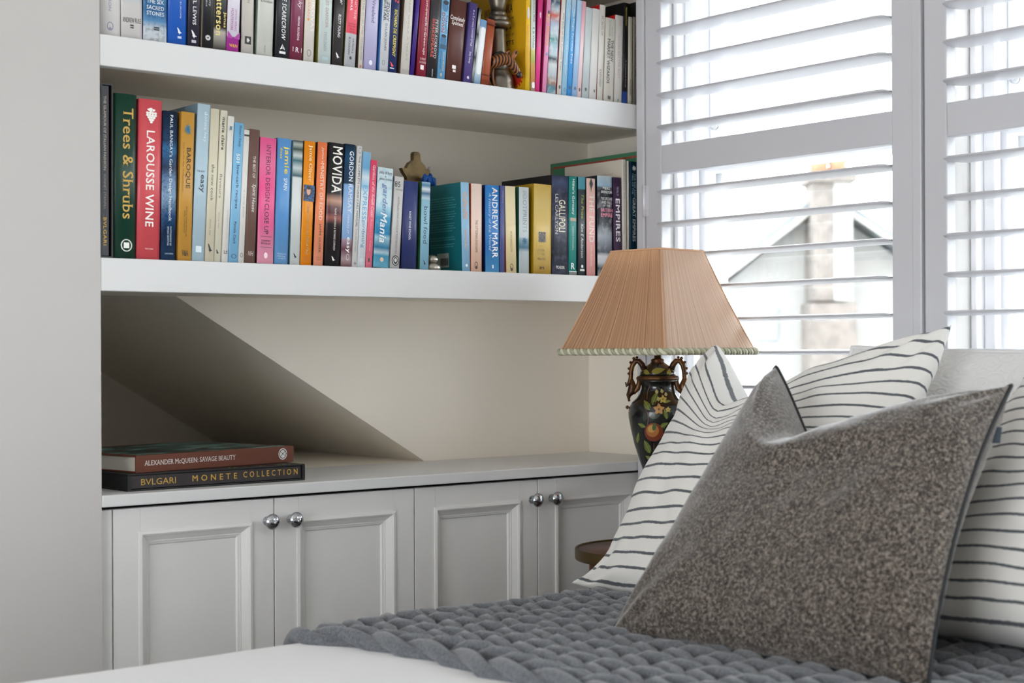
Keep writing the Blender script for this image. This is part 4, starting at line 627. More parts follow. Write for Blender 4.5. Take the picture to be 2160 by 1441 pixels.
def make_book(row, idx):
    sh, X, T, H, lean, D, kind, col, side, pages, nz, label, texts, decals = row
    rnd = random.Random(idx * 7 + 3)
    up = T * math.sin(R(lean)) if lean > 0 else 0
    e = empty('book', (X, .013 + rnd.random() * .003, SHELF_Z[sh] + up + .0002), (0, R(lean), 0))
    tag(e, label, 'book', 'books on the lower shelf' if sh == 'low' else 'books on the upper shelf')
    bulge = {'h': min(.10 * T, .004), 'p': .0012, 'slip': 0}[kind]
    t = {'h': .0026, 'p': .0012, 'slip': .003}[kind]
    t = min(t, T * .2)
    sm = spine_mat(col, H, nz); bm_ = mat('book_cover', side, .4, bump=(400, .05, .0005))
    if kind == 'slip':
        MB().box((0, 0, 0), (t, D, H)).box((T - t, 0, 0), (T, D, H)).box((t, 0, 0), (T - t, D, t)).box((t, 0, H - t), (T - t, D, H)).build('slipcase', bm_, e)
        MB().box((t, .003, t + .0005), (T - t - .003, D - .01, H - t - .0005), 0, .001).build('cover', mat('book_cover', col, .4), e)
        yp = .003
    else:
        cover_mesh(T, D, H, t, bulge).build('cover', [sm, bm_], e)
        ins = .003 if kind == 'h' else .0004
        MB().box((t, max(t, bulge + t), ins), (T - t, D - ins - .001, H - ins)).build('page_block', page_mat(pages), e)
        yp = 0
    lay = .0
    for (s, c, xf, cap, z0, z1, st, orient) in texts:
        lay += .00012
        y = yp - .00015 - lay
        if orient == 'v':
            w = cap * T; x0 = xf * T - w / 2
            fn = lambda a, b: (x0 + b * w, y, z1 + (z0 - z1) * a)
        else:
            w = float(orient[1:]) * T; x0 = xf * T - w / 2
            fn = lambda a, b: (x0 + a * w, y, z0 + (z1 - z0) * b)
        lettering(s, st, fn, ink(c), e)
    for (shp, c, xf, zc, w, h) in decals:
        lay += .00012
        m = MB()
        yo = yp - .00015 - lay
        if shp == 'rib':
            m.tube([(-.0003, -.0001, zc), (T * .5, -.0012, zc), (T + .0003, -.0001, zc)], h / 2, 8)
            m.build('spine_rib', mat('book_leather', c, .5), e); continue
        for P in decal_polys(shp, w * T, h, rnd):
            m.add([(xf * T + p[0], yo, zc + p[1]) for p in P], [tuple(range(len(P)))])
        m.build('printed_photo' if shp == 'photo' else 'emblem', photo_mat(c) if shp == 'photo' else ink(c), e)
    BK[label] = e
    return e
for _i, _r in enumerate(BOOKS): make_book(_r, _i)

def bk(start):
    return [e for l, e in BK.items() if l.startswith(start)][0]
def side_print(e, s, c, style, y_near, y_far, z0, z1, name='cover_lettering'):
    lettering(s, style, lambda a, b: (-.00025, y_far + (y_near - y_far) * a, z0 + (z1 - z0) * b), ink(c), e, name)
# teal paperback: rows of small pale print and a barcode on the cover that faces the camera
e = bk('teal paperback')
rnd = random.Random(5); m = MB()
for zz in [.150, .145, .140, .135, .130, .1215, .1165, .1115, .1065, .098, .093, .088, .083, .070, .065, .056, .051]:
    y = .108
    end = .022 + rnd.random() * .01
    while y > end:
        w = .002 + rnd.random() * .005
        m.add([(-.0002, y, zz), (-.0002, y - w, zz), (-.0002, y - w, zz + .0018), (-.0002, y, zz + .0018)], [(0, 1, 2, 3)])
        y -= w + .0014
m.build('cover_print', ink('#4f9aa0'), e)
MB().add([(-.0002, .085, .010), (-.0002, .045, .010), (-.0002, .045, .039), (-.0002, .085, .039)], [(0, 1, 2, 3)]).build('barcode_label', ink('#a9b0ae'), e)
m = MB(); y = .074
for i in range(13):
    w = rnd.choice([.0008, .0014, .002]); 
    m.add([(-.0004, y, .014), (-.0004, y - w, .014), (-.0004, y - w, .029), (-.0004, y, .029)], [(0, 1, 2, 3)]); y -= w + rnd.choice([.0006, .001])
m.build('barcode', ink('#2a2f30'), e)
# yellow picture-cover book: words on its side
e = bk('yellow picture-cover')
for s, c, st, yn, yf, z0, z1 in (('Mr. WILLY WONKA', '#3a2a14', 'b', .045, .165, .172, .192), ('has DECIDED to allow', '#5a4012', '', .04, .155, .158, .166),
        ('FIVE CHILDREN', '#231a10', 'b', .050, .172, .137, .152), ('to visit his factory', '#5a4012', '', .04, .15, .122, .130),
        ('LUCKY TICKETS', '#3a2a14', 'b', .04, .165, .104, .114), ('will be shown', '#5a4012', '', .05, .15, .090, .098), ('the SECRETS', '#3a2a14', 'b', .045, .155, .070, .082)):
    side_print(e, s, c, st, yn, yf, z0, z1)
m = MB()
for P in decal_polys('burst', .04, .04, rnd): m.add([(-.0002, .028 - p[0], .03 + p[1]) for p in P], [tuple(range(len(P)))])
m.add([(-.0003, .028 - p[0], .03 + p[1]) for p in ell(0, 0, .013, .013)], [tuple(range(20))]); m.build('cover_emblem', ink('#c8301c'), e)
# large green book: red stitching along its top edge
e = bk('large green book'); m = MB()
for i in range(56):
    y = .006 + i * .0051
    m.box((-.0012, y, .2665), (.0002, y + .0032, .2705))
for i in range(8): m.box((-.0012, .292, .262 - i * .006), (.0002, .296, .2655 - i * .006))
m.build('red_stitching', mat('red_thread', '#b23a34', .7), e)
# tall cream book: a faint line of print on the cover
e = bk('tall cream book'); side_print(e, 'The Tomb of the First Emperor', '#8f877c', '', .028, .10, .226, .231)

# ---- the two art books lying on the worktop
def flat_book(name, label, loc, rz, Lx, D, T, cov, parts):
    e = empty(name, loc, (0, 0, R(rz))); tag(e, label, 'book', 'art books stacked on the worktop')
    return e
# black slipcased book
e = flat_book('book', 'large black slipcased art book at the bottom of the worktop stack', (.0647, .036, .7927), 1.9, .366, .27, .031, None, None)
bm_ = mat('slipcase_black', '#141516', .45)
L_, D_, T_ = .366, .28, .0305
MB().box((0, 0, 0), (L_, D_, .003), 0, .0008).box((0, 0, T_ - .003), (L_, D_, T_), 0, .0008).box((0, 0, .003), (.006, D_, T_ - .003)).box((L_ - .006, 0, .003), (L_, D_, T_ - .003)).box((.006, D_ - .004, .003), (L_ - .006, D_, T_ - .003)).build('slipcase', bm_, e)
MB().box((.0065, .003, .0035), (L_ - .0065, D_ - .006, T_ - .0035), 0, .001).build('cover', mat('book_cover', '#2c2527', .5), e)
z0, z1 = .0095, .0205
lettering('BVLGARI', '', lambda a, b: (.027 + a * .068, .0027, z0 + b * (z1 - z0)), ink('#c39a44'), e)
lettering('M O N E T E', 'b', lambda a, b: (.128 + a * .092, .0026, z0 + .001 + b * (z1 - z0)), ink('#c39a44'), e)
lettering('C O L L E C T I O N', 'b', lambda a, b: (.233 + a * .118, .0025, z0 + .002 + b * (z1 - z0)), ink('#c39a44'), e)
m = MB(); rnd = random.Random(11)
for i in range(26):
    x = rnd.choice([.195, .25, .265, .29, .3, .31, .35]) + rnd.random() * .03; 
    if x > .36: continue
    m.add([(x, .0006, T_ + .0002), (x + .004, .0006, T_ + .0002), (x + .012, .012, T_ + .0002), (x + .008, .012, T_ + .0002)], [(0, 1, 2, 3)])
m.build('cover_print', mat('gilt_print', '#a8a04a', .4), e)
# brown book on top
e = flat_book('book', 'brown art book with dark picture cover on top of the black slipcase', (.0835, .043, .7927 + .0307), 10.5, .367, .27, .031, None, None)
L_, D_, T_ = .366, .285, .0305
cl = mat('brown_cloth', '#64301a', .6, bump=(700, .2, .0006))
m = MB(); m.box((0, 0, 0), (L_, D_, .003), 0, .001).box((0, 0, T_ - .003), (L_, D_, T_), 0, .001).box((0, 0, .001), (L_, .0035, T_ - .001), 0, .001); m.build('cover', cl, e)
MB().box((.003, .0036, .003), (L_ - .003, D_ - .004, T_ - .003)).build('page_block', page_mat('#d8d3c8'), e)
def art_mat():
    m = bpy.data.materials.new('picture_cover'); m.use_nodes = True
    nt = m.node_tree; N = nt.nodes; L = nt.links; p = N['Principled BSDF']; p.inputs['Roughness'].default_value = .3
    tc = N.new('ShaderNodeTexCoord'); mp = N.new('ShaderNodeMapping'); mp.inputs['Scale'].default_value = (5, 14, 5)
    n = N.new('ShaderNodeTexNoise'); n.inputs['Scale'].default_value = 1.6; n.inputs['Detail'].default_value = 3; n.inputs['Distortion'].default_value = 1.5
    rp = N.new('ShaderNodeValToRGB'); rp.color_ramp.elements[0].position = .47; rp.color_ramp.elements[0].color = lin('#0c1413'); rp.color_ramp.elements[1].position = .62; rp.color_ramp.elements[1].color = lin('#7fb0aa')
    L.new(tc.outputs['Object'], mp.inputs['Vector']); L.new(mp.outputs['Vector'], n.inputs['Vector']); L.new(n.outputs['Fac'], rp.inputs['Fac']); L.new(rp.outputs['Color'], p.inputs['Base Color'])
    return m
MB().box((.012, .012, T_ - .0005), (L_ - .012, D_ - .012, T_ + .0003)).build('picture_panel', art_mat(), e)
lettering('ALEXANDER McQUEEN: SAVAGE BEAUTY', 's', lambda a, b: (.018 + a * .205, -.0003, .0105 + b * .0105), ink('#d9d2cc'), e)
m = MB(); P = ell(.338, .0165, .0108, .0108, 28); m.add([(x, -.0003, z) for x, z in P], [tuple(range(28))]); m.build('emblem', ink('#e6e2de'), e)
m = MB()
for P in decal_polys('ring', .018, .018, rnd): m.add([(.338 + x, -.0006, .0165 + z) for x, z in P], [(0, 1, 2, 3)])
for a in (0, 40, -40): 
    m.add([(.338 - .006 * math.cos(R(a)) - .0008, -.0006, .0165 - .006 * math.sin(R(a))), (.338 - .006 * math.cos(R(a)) + .0008, -.0006, .0165 - .006 * math.sin(R(a))), (.338 + .006 * math.cos(R(a)) + .0008, -.0006, .0165 + .006 * math.sin(R(a)) + .001), (.338 + .006 * math.cos(R(a)) - .0008, -.0006, .0165 + .006 * math.sin(R(a)) + .001)], [(0, 1, 2, 3)])
m.build('emblem_print', ink('#2a2624'), e)

# ================================================================== ORNAMENTS ON THE SHELVES
M_PEWTER = mat('pewter', '#8d8579', .36, .9, bump=(60, .15, .001), vary=(14, '#6e665c', .4, .65))
# chess piece
ck = empty('chess_piece', (.914, .062, 1.5745)); tag(ck, 'large pewter chess piece in front of the yellow book', 'chess piece')
MB().lathe([(.0, 0), (.0315, 0), (.0328, .004), (.0328, .014), (.0315, .018), (.032, .022), (.031, .030), (.028, .036), (.025, .041), (.0225, .046)], 48).build('base', M_PEWTER, ck)
MB().lathe([(.0225, .046), (.0208, .060), (.0185, .080), (.0165, .105), (.0155, .128), (.0155, .134)], 40).build('stem', M_PEWTER, ck)
MB().lathe([(.0155, .134), (.021, .1345), (.0255, .138), (.0275, .142), (.0265, .146), (.0225, .1485), (.0205, .150), (.0225, .1525), (.0225, .1555), (.0195, .158), (.0165, .160), (.018, .163), (.0175, .167), (.015, .169)], 40).build('collar', M_PEWTER, ck)
MB().lathe([(.015, .169), (.0165, .180), (.021, .196), (.026, .212), (.028, .222), (.027, .227), (.018, .235), (.012, .238), (.009, .246), (.006, .252), (.0, .254)], 40).build('crown', M_PEWTER, ck)
# carved zebra
def zebra_mat():
    m = bpy.data.materials.new('striped_wood'); m.use_nodes = True
    nt = m.node_tree; N = nt.nodes; L = nt.links; p = N['Principled BSDF']; p.inputs['Roughness'].default_value = .38
    tc = N.new('ShaderNodeTexCoord'); w = N.new('ShaderNodeTexWave'); w.inputs['Scale'].default_value = 55; w.inputs['Distortion'].default_value = 2.5; w.inputs['Detail'].default_value = 1; w.inputs['Detail Scale'].default_value = .6
    rp = N.new('ShaderNodeValToRGB'); rp.color_ramp.elements[0].position = .35; rp.color_ramp.elements[0].color = lin('#1d110b'); rp.color_ramp.elements[1].position = .6; rp.color_ramp.elements[1].color = lin('#9a5f33')
    L.new(tc.outputs['Object'], w.inputs['Vector']); L.new(w.outputs['Fac'], rp.inputs['Fac']); L.new(rp.outputs['Color'], p.inputs['Base Color'])
    return m
zb = empty('zebra_figurine', (.872, .018, 1.5745)); tag(zb, 'small carved wooden zebra beside the leather-bound book', 'figurine')
M_ZEB = zebra_mat(); M_ZW = mat('carved_wood', '#a3643a', .42); M_ZD = mat('dark_wood', '#140d0a', .35)
# body, neck and head are one continuous swept form; legs and tail join it
b_ = MB().tube([(-.003, .088, .044), (-.003, .078, .046), (-.003, .058, .045), (-.003, .040, .046), (-.002, .024, .049), (.006, .010, .056), (.018, .001, .0605), (.028, -.004, .060), (.034, -.007, .055), (.040, -.009, .047), (.0455, -.011, .039), (.049, -.012, .033), (.050, -.0125, .029)],
               [.004, .009, .0105, .0105, .0115, .0130, .0125, .0112, .0102, .0090, .0074, .0062, .004], 16)
for (lx_, ly_) in ((-.008, .020), (.003, .018), (-.008, .076), (.003, .076)):
    b_.tube([(lx_, ly_, .044), (lx_, ly_, .030), (lx_ + .001, ly_ - .003, .018), (lx_ + .003, ly_ - .007, .007), (lx_ + .006, ly_ - .011, 0)], [.0065, .0052, .0036, .0034, .0042], 10)
b_.tube([(-.003, .090, .046), (-.003, .094, .036), (-.003, .095, .022)], [.0024, .0018, .0026], 8)
b_.build('body', M_ZEB, zb)
MB().lathe([(0, -.008), (.0048, -.0065), (.0066, -.001), (.006, .004), (.003, .007), (0, .008)], 16, (.0495, -.0135, .031)).build('muzzle', M_ZD, zb)
for x_, yy in ((.0, -.012), (-.008, .002)):
    MB().tube([(.033 + x_, yy, .062), (.037 + x_, yy - .001, .069), (.042 + x_, yy - .001, .076), (.046 + x_, yy - .001, .081)], [.003, .0056, .0048, .0014], 10).build('ear', M_ZW, zb)
    MB().tube([(.036 + x_, yy - .0040, .067), (.040 + x_, yy - .0050, .0735), (.0438 + x_, yy - .0040, .0785)], [.0012, .0028, .001], 8).build('ear_inside', M_ZD, zb)
MB().tube([(-.001, .026, .061), (.006, .012, .070), (.016, .004, .0745), (.027, .0, .0725)], [.002, .004, .004, .002], 8).build('mane', M_ZD, zb)
MB().lathe([(0, -.0014), (.0014, 0), (0, .0014)], 10, (.0365, -.0168, .054)).build('eye', M_ZD, zb)

# bronze ornament standing behind the books
bo = empty('bronze_ornament', (.832, .25, 1.1955)); tag(bo, 'brown metal ornament with a domed top and blue ribbon, peeping over the books', 'ornament')
M_BR = mat('aged_brass', '#7a6644', .45, .7, vary=(30, '#5a4a32', .4, .6))
sil = [(-.022, .204), (.022, .204), (.024, .212), (.036, .222), (.040, .232), (.028, .233), (.023, .240), (.013, .249), (.011, .264), (.007, .268), (-.003, .268), (-.006, .264), (-.006, .250), (-.016, .244), (-.022, .236), (-.024, .231), (-.037, .231), (-.032, .222), (-.025, .214)]
sil = [(x, z) for x, z in sil]
MB().prism(sil, 'y', -.006, .006).build('cut_out_figure', M_BR, bo)
MB().box((-.05, -.022, .0), (.05, .022, .175), 0, .003).build('stand', mat('ornament_wood', '#6b4a2c', .5), bo)
MB().box((-.042, -.018, .175), (.046, .018, .205), 0, .004).build('plinth', mat('ornament_wood', '#8a6236', .45), bo)
rb = MB(); rb.tube([(.006, -.022, .200), (.012, -.026, .216), (.020, -.026, .214), (.024, -.024, .198)], .006, 10); rb.tube([(.016, -.024, .198), (.024, -.027, .218), (.032, -.026, .210), (.034, -.024, .194)], .005, 10)
rb.build('blue_ribbon', mat('blue_satin', '#1f66c8', .35), bo)
MB().lathe([(0, -.006), (.005, -.004), (.0065, 0), (.005, .004), (0, .006)], 14, (.038, -.006, .234)).build('highlight_knob', mat('highlight_white', '#d8d4ce', .25), bo)  # white knob puts a highlight on the figure as colour
# silver figurine foot beside the teal book
sf_ = empty('silver_figurine', (.719, .034, 1.1955)); tag(sf_, 'small silver figurine half hidden beside the teal paperback', 'figurine')
M_SIL = mat('silver', '#b9b2a8', .28, .95)
MB().lathe([(0, 0), (.014, 0), (.0165, .004), (.0165, .009), (.012, .013), (.0095, .016)], 24, sx=1.15, sy=1.).build('foot', M_SIL, sf_)
MB().lathe([(.0095, .016), (.0125, .019), (.0135, .023), (.011, .028), (.006, .031), (0, .032)], 24).build('figure', M_SIL, sf_)
# ================================================================== BED
BX0, BX1, BY0, BY1 = -.93, 1.19, -2.02, -.43
bed = empty('bed', (.13, -1.22, 0)); tag(bed, 'double bed with a pale upholstered base under the duvet', 'bed')
lx = lambda x: x - .13
ly = lambda y: y + 1.22
MB().box((lx(BX0 + .05), ly(BY0 + .05), .12), (lx(BX1), ly(BY1 - .05), .33), 0, .02).build('bed_base', mat('bed_upholstery', '#b9b4ac', .85, bump=(400, .3, .001)), bed)
MB().box((lx(BX0 + .04), ly(BY0 + .04), .332), (lx(BX1), ly(BY1 - .04), .54), 0, .04).build('mattress', mat('mattress_ticking', '#e4e1db', .85), bed)
for x in (BX0 + .15, BX1 - .15):
    for y in (BY0 + .15, BY1 - .15):
        MB().lathe([(.018, 0), (.022, .01), (.028, .12)], 16, (lx(x), ly(y), 0)).build('leg', mat('dark_wood', '#3a2418', .5), bed)

ARC_Y, ARC_R = -.47, .05          # the far top edge of the bed rolls over here
def bed_top(x, y):
    p = Vector((x * 1.7, y * 1.7, 3.1))
    return .597 + .006 * mnoise.noise(p) + .003 * mnoise.noise(p * 3.1) - .012 * max(0., min(1., (-.05 - x) / .5)) * 0
def bedmap(x, s, h):
    """s: distance along the surface towards the far side, 0 where the edge starts to roll over; h: height off the surface"""
    dz = bed_top(x, min(ARC_Y + s, ARC_Y)) - .597
    if s <= 0: return Vector((x, ARC_Y + s, .597 + dz + h))
    th = s / ARC_R
    if th < math.pi / 2:
        return Vector((x, ARC_Y + (ARC_R + h) * math.sin(th), .597 + dz - ARC_R + (ARC_R + h) * math.cos(th)))
    return Vector((x, ARC_Y + ARC_R + h, .597 + dz - ARC_R - (s - ARC_R * math.pi / 2)))
M_DUVET = mat('duvet_cotton', '#e8e8e9', .85, bump=(700, .25, .0008), sheen=.2)
def make_duvet():
    m = MB(); nx = 110
    ss = [.30, .24, .18] + [ARC_R * math.pi / 2 * k / 10 for k in range(10, 0, -1)] + [-.016 * k for k in range(0, 96)]
    vs = []; fs = []
    for s in ss:
        for i in range(nx + 1):
            x = BX0 + (BX1 - BX0) * i / nx
            p = bedmap(x, s, 0)
            q = Vector((x * 2.4, p.y * 5 + p.z * 3, 7.7))
            w = .006 * mnoise.noise(q) + .003 * mnoise.noise(q * 2.3)
            if s > .02: p.y += w * 1.6
            p.z += w * .6
            if i == 0: p.z -= .02
            vs.append(p)
    k = len(ss)
    yl = min(v.y for v in vs)
    for i in range(nx + 1):
        x = BX0 + (BX1 - BX0) * i / nx
        vs.append(Vector((x, yl - .03, .50)))
    for i in range(nx + 1):
        x = BX0 + (BX1 - BX0) * i / nx
        vs.append(Vector((x, yl - .03, .28)))
    for r in range(k + 1):
        for i in range(nx):
            fs.append((r * (nx + 1) + i, (r + 1) * (nx + 1) + i, (r + 1) * (nx + 1) + i + 1, r * (nx + 1) + i + 1))
    fs.append(tuple(r * (nx + 1) for r in range(k + 2))[::-1])
    m.add(vs, fs, 0, True)
    return m.build('duvet', M_DUVET)
tag(make_duvet(), 'plain pale grey duvet spread over the bed', 'duvet')

# ================================================================== CHUNKY KNITTED THROW
def yarn_mat():
    m = mat('grey_wool_yarn', '#5e6167', .95, sheen=.35)
    nt = m.node_tree; N = nt.nodes; L = nt.links; p = N['Principled BSDF']
    tc = N.new('ShaderNodeTexCoord'); n = N.new('ShaderNodeTexNoise'); n.inputs['Scale'].default_value = 260; n.inputs['Detail'].default_value = 6
    L.new(tc.outputs['Object'], n.inputs['Vector'])
    rp = N.new('ShaderNodeValToRGB'); rp.color_ramp.elements[0].position = .3; rp.color_ramp.elements[0].color = lin('#51545a'); rp.color_ramp.elements[1].position = .75; rp.color_ramp.elements[1].color = lin('#7b7e84')
    L.new(n.outputs['Fac'], rp.inputs['Fac']); L.new(rp.outputs['Color'], p.inputs['Base Color'])
    b = N.new('ShaderNodeBump'); b.inputs['Strength'].default_value = .55; b.inputs['Distance'].default_value = .0022
    L.new(n.outputs['Fac'], b.inputs['Height']); L.new(b.outputs['Normal'], p.inputs['Normal'])
    return m
M_YARN = yarn_mat()
thr = empty('knitted_throw', (.5, -.7, .6)); tag(thr, 'chunky grey knitted throw lying across the bed under the pillows', 'throw')
off = Vector((.5, -.7, .6))
SW, RP = .074, .057
def x_left(s):
    y = ARC_Y + s
    t = max(0., min(1., (y + .58) / .12)); t = t * t * (3 - 2 * t)
    return .168 - .055 * t + .006 * math.sin(y * 23)
def make_row(j):
    s0 = .17 - j * RP
    pts = []; nst = 11; spn = 14
    ph = .5 * SW * 0
    for i in range(nst * spn + 1):
        t = i / spn
        jj = math.floor(t)
        rr = random.Random(j * 131 + jj * 17); jx = (rr.random() - .5) * .014; js = (rr.random() - .5) * .013; jh = (rr.random() - .4) * .006
        w = math.sin(math.pi * (t - jj)) ** 2
        s = s0 + RP * .98 * math.cos(2 * math.pi * t) + js * w
        x = x_left(s0) + .016 + SW * (t - .024 * math.sin(4 * math.pi * t)) + jx * w + .01 * math.sin(j * .9)
        h = .0015 - .0105 * math.cos(4 * math.pi * t) + jh * w
        pts.append(bedmap(x, s, h) - off)
    rad = [.0126 - .0030 * math.cos(4 * math.pi * i / spn) + .0008 * math.sin(i * 1.7 + j) for i in range(len(pts))]
    return MB().tube(pts, rad, 9, up=(0, 0, 1)).build('knit_row', M_YARN, thr)
for j in range(22): make_row(j)
def braid(phase):
    pts = []
    for i in range(240):
        s = .18 - i * (1.20 / 240)
        a = 2 * math.pi * (.18 - s) / .185 + phase
        pts.append(bedmap(x_left(s) + .0095 * math.cos(a), s + .004 * math.sin(a * 2), .0065 + .0075 * math.sin(a)) - off)
    return MB().tube(pts, .0122, 10).build('braided_edge', M_YARN, thr)
braid(0); braid(math.pi)

# ================================================================== PILLOWS AND CUSHIONS
def smooth01(t):
    t = max(0., min(1., t)); return t * t * (3 - 2 * t)
def pillow(name, label, cat, BL, BR, TR, TL, thick, m, chop=None, pin=.05, n=72, seed=0, piping=None, size=.5, wr=.004, group=None, sag=0., flare=.35, pb=2.2, back=0., fwd=0., ear=0.):
    """chop=(u0, width left, width right, depth): the dent knocked into the top edge"""
    BL, BR, TR, TL = map(Vector, (BL, BR, TR, TL))
    c = (BL + BR + TR + TL) / 4
    nrm = ((BR - BL).cross(TL - BL)).normalized()
    if nrm.x > 0: nrm = -nrm
    upv = ((TL + TR) - (BL + BR)).normalized()
    e = empty(name, (c.x, c.y, min(BL.z, BR.z))); tag(e, label, cat, group)
    base = Vector(e.location)
    def P(u, v, side):
        uu = u * (1 - pin * (1 - v * v)); vv = v * (1 - pin * (1 - u * u))
        a = (uu + 1) / 2; b = (vv + 1) / 2
        p = BL * (1 - a) * (1 - b) + BR * a * (1 - b) + TR * a * b + TL * (1 - a) * b
        g = g2 = 0.
        if chop:
            d = (u - chop[0]) / (chop[1] if u < chop[0] else chop[2])
            ad = math.sqrt(d * d + .02) - .08
            g = max(0., 1 - ad) ** (1.2 if u < chop[0] else .95) if ad < 1 else 0.
            g2 = max(0., 1 - (abs(d) / 1.12) ** 3) if abs(d) < 1.12 else 0.
            s = smooth01((v + .5) / 1.5) ** 1.5
            p = p - upv * chop[3] * g * s
            p = p - Vector((0, 0, 1)) * chop[3] * .10 * g * s - nrm * back * g * smooth01((v - .45) / .55)
        pv = 2.2 + 9 * g2
        tu = 1 - abs(u) ** 2.6; tv = (1 - abs(v) ** (pv if v > 0 else pb))
        t = max(tu * tv, 0) ** .5
        if chop: t *= 1 + flare * g2 * smooth01(v)
        q = Vector((u * 2.1 + seed, v * 2.1, seed * 1.3))
        w = mnoise.noise(q) * 2.0 + mnoise.noise(q * 2.7)
        ang = math.atan2(abs(v) - 1.12, abs(u) - 1.12)
        dc = math.hypot(abs(u) - 1.12, abs(v) - 1.12)
        w2 = math.sin(ang * 19 + seed) * max(0, 1 - dc * 1.5) * 2.0
        p = p + nrm * side * (thick * t + wr * (w + w2) * min(1, t * 2.2))
        if side < 0: p = p + nrm * (thick * .12 * t) * (1 if not fwd else -1)
        if fwd: p = p + nrm * fwd * smooth01((u + .2) / 1.2) * (1 - v * v)
        if sag and side > 0: p = p + Vector((0, 0, -sag * t * smooth01(-v * 1.3)))
        if ear:
            k = max(0., (-u - .62) / .38) ** 1.6 * max(0., (-v - .70) / .30) ** 1.3
            p = p + ((BL - BR).normalized() * ear + upv * ear * .12 + nrm * ear * .25) * k
        return p - base
    vs = []; fs = []; uvs = []
    N1 = n + 1
    par = [math.sin(math.pi / 2 * (-1 + 2 * i / n)) * .55 + (-1 + 2 * i / n) * .45 for i in range(N1)]
    fid = {}
    for j in range(N1):
        for i in range(N1):
            fid[(i, j)] = len(vs); vs.append(P(par[i], par[j], 1)); uvs.append((par[i], par[j]))
    bid = {}
    for j in range(N1):
        for i in range(N1):
            if i in (0, n) or j in (0, n): bid[(i, j)] = fid[(i, j)]
            else:
                bid[(i, j)] = len(vs); vs.append(P(par[i], par[j], -1)); uvs.append((par[i], par[j]))
    flip = (BR - BL).cross(TL - BL).dot(nrm) < 0
    for j in range(n):
        for i in range(n):
            q = (fid[(i, j)], fid[(i + 1, j)], fid[(i + 1, j + 1)], fid[(i, j + 1)])
            b = (bid[(i, j)], bid[(i, j + 1)], bid[(i + 1, j + 1)], bid[(i + 1, j)])
            fs.append(q[::-1] if flip else q); fs.append(b[::-1] if flip else b)
    mb = MB(); mb.add(vs, fs, 0, True)
    o = mb.build('cushion_cover', m, e)
    uvl = o.data.uv_layers.new(name='UVMap')
    for lp in o.data.loops:
        uvl.data[lp.index].uv = ((uvs[lp.vertex_index][0] + 1) * size / 2, (uvs[lp.vertex_index][1] + 1) * size / 2)
    if piping:
        path = [vs[fid[(i, 0)]] for i in range(n)] + [vs[fid[(n, j)]] for j in range(n)] + [vs[fid[(i, n)]] for i in range(n, 0, -1)] + [vs[fid[(0, j)]] for j in range(n, 0, -1)]
        MB().tube(path, piping[0], 8, closed=True).build('piping', piping[1], e)
    return e
def wool_mat():
    m = bpy.data.materials.new('mottled_wool'); m.use_nodes = True
    nt = m.node_tree; N = nt.nodes; L = nt.links; p = N['Principled BSDF']
    p.inputs['Roughness'].default_value = .95; p.inputs['Sheen Weight'].default_value = .9; p.inputs['Sheen Roughness'].default_value = .4; p.inputs['Specular IOR Level'].default_value = .2
    tc = N.new('ShaderNodeTexCoord')
    n1 = N.new('ShaderNodeTexNoise'); n1.inputs['Scale'].default_value = 200; n1.inputs['Detail'].default_value = 3; n1.inputs['Roughness'].default_value = .7
    n2 = N.new('ShaderNodeTexNoise'); n2.inputs['Scale'].default_value = 620; n2.inputs['Detail'].default_value = 2
    for n in (n1, n2): L.new(tc.outputs['Object'], n.inputs['Vector'])
    ad = N.new('ShaderNodeMath'); ad.operation = 'ADD'; L.new(n1.outputs['Fac'], ad.inputs[0]); L.new(n2.outputs['Fac'], ad.inputs[1])
    hf = N.new('ShaderNodeMath'); hf.operation = 'MULTIPLY'; hf.inputs[1].default_value = .5; L.new(ad.outputs[0], hf.inputs[0])
    rp = N.new('ShaderNodeValToRGB'); el = rp.color_ramp.elements
    el[0].position = .41; el[0].color = lin('#231e1b'); el[1].position = .60; el[1].color = lin('#978d84')
    e = el.new(.5); e.color = lin('#4e4741')
    L.new(hf.outputs[0], rp.inputs['Fac']); L.new(rp.outputs['Color'], p.inputs['Base Color'])
    b = N.new('ShaderNodeBump'); b.inputs['Strength'].default_value = .5; b.inputs['Distance'].default_value = .0015
    L.new(n2.outputs['Fac'], b.inputs['Height']); L.new(b.outputs['Normal'], p.inputs['Normal'])
    return m
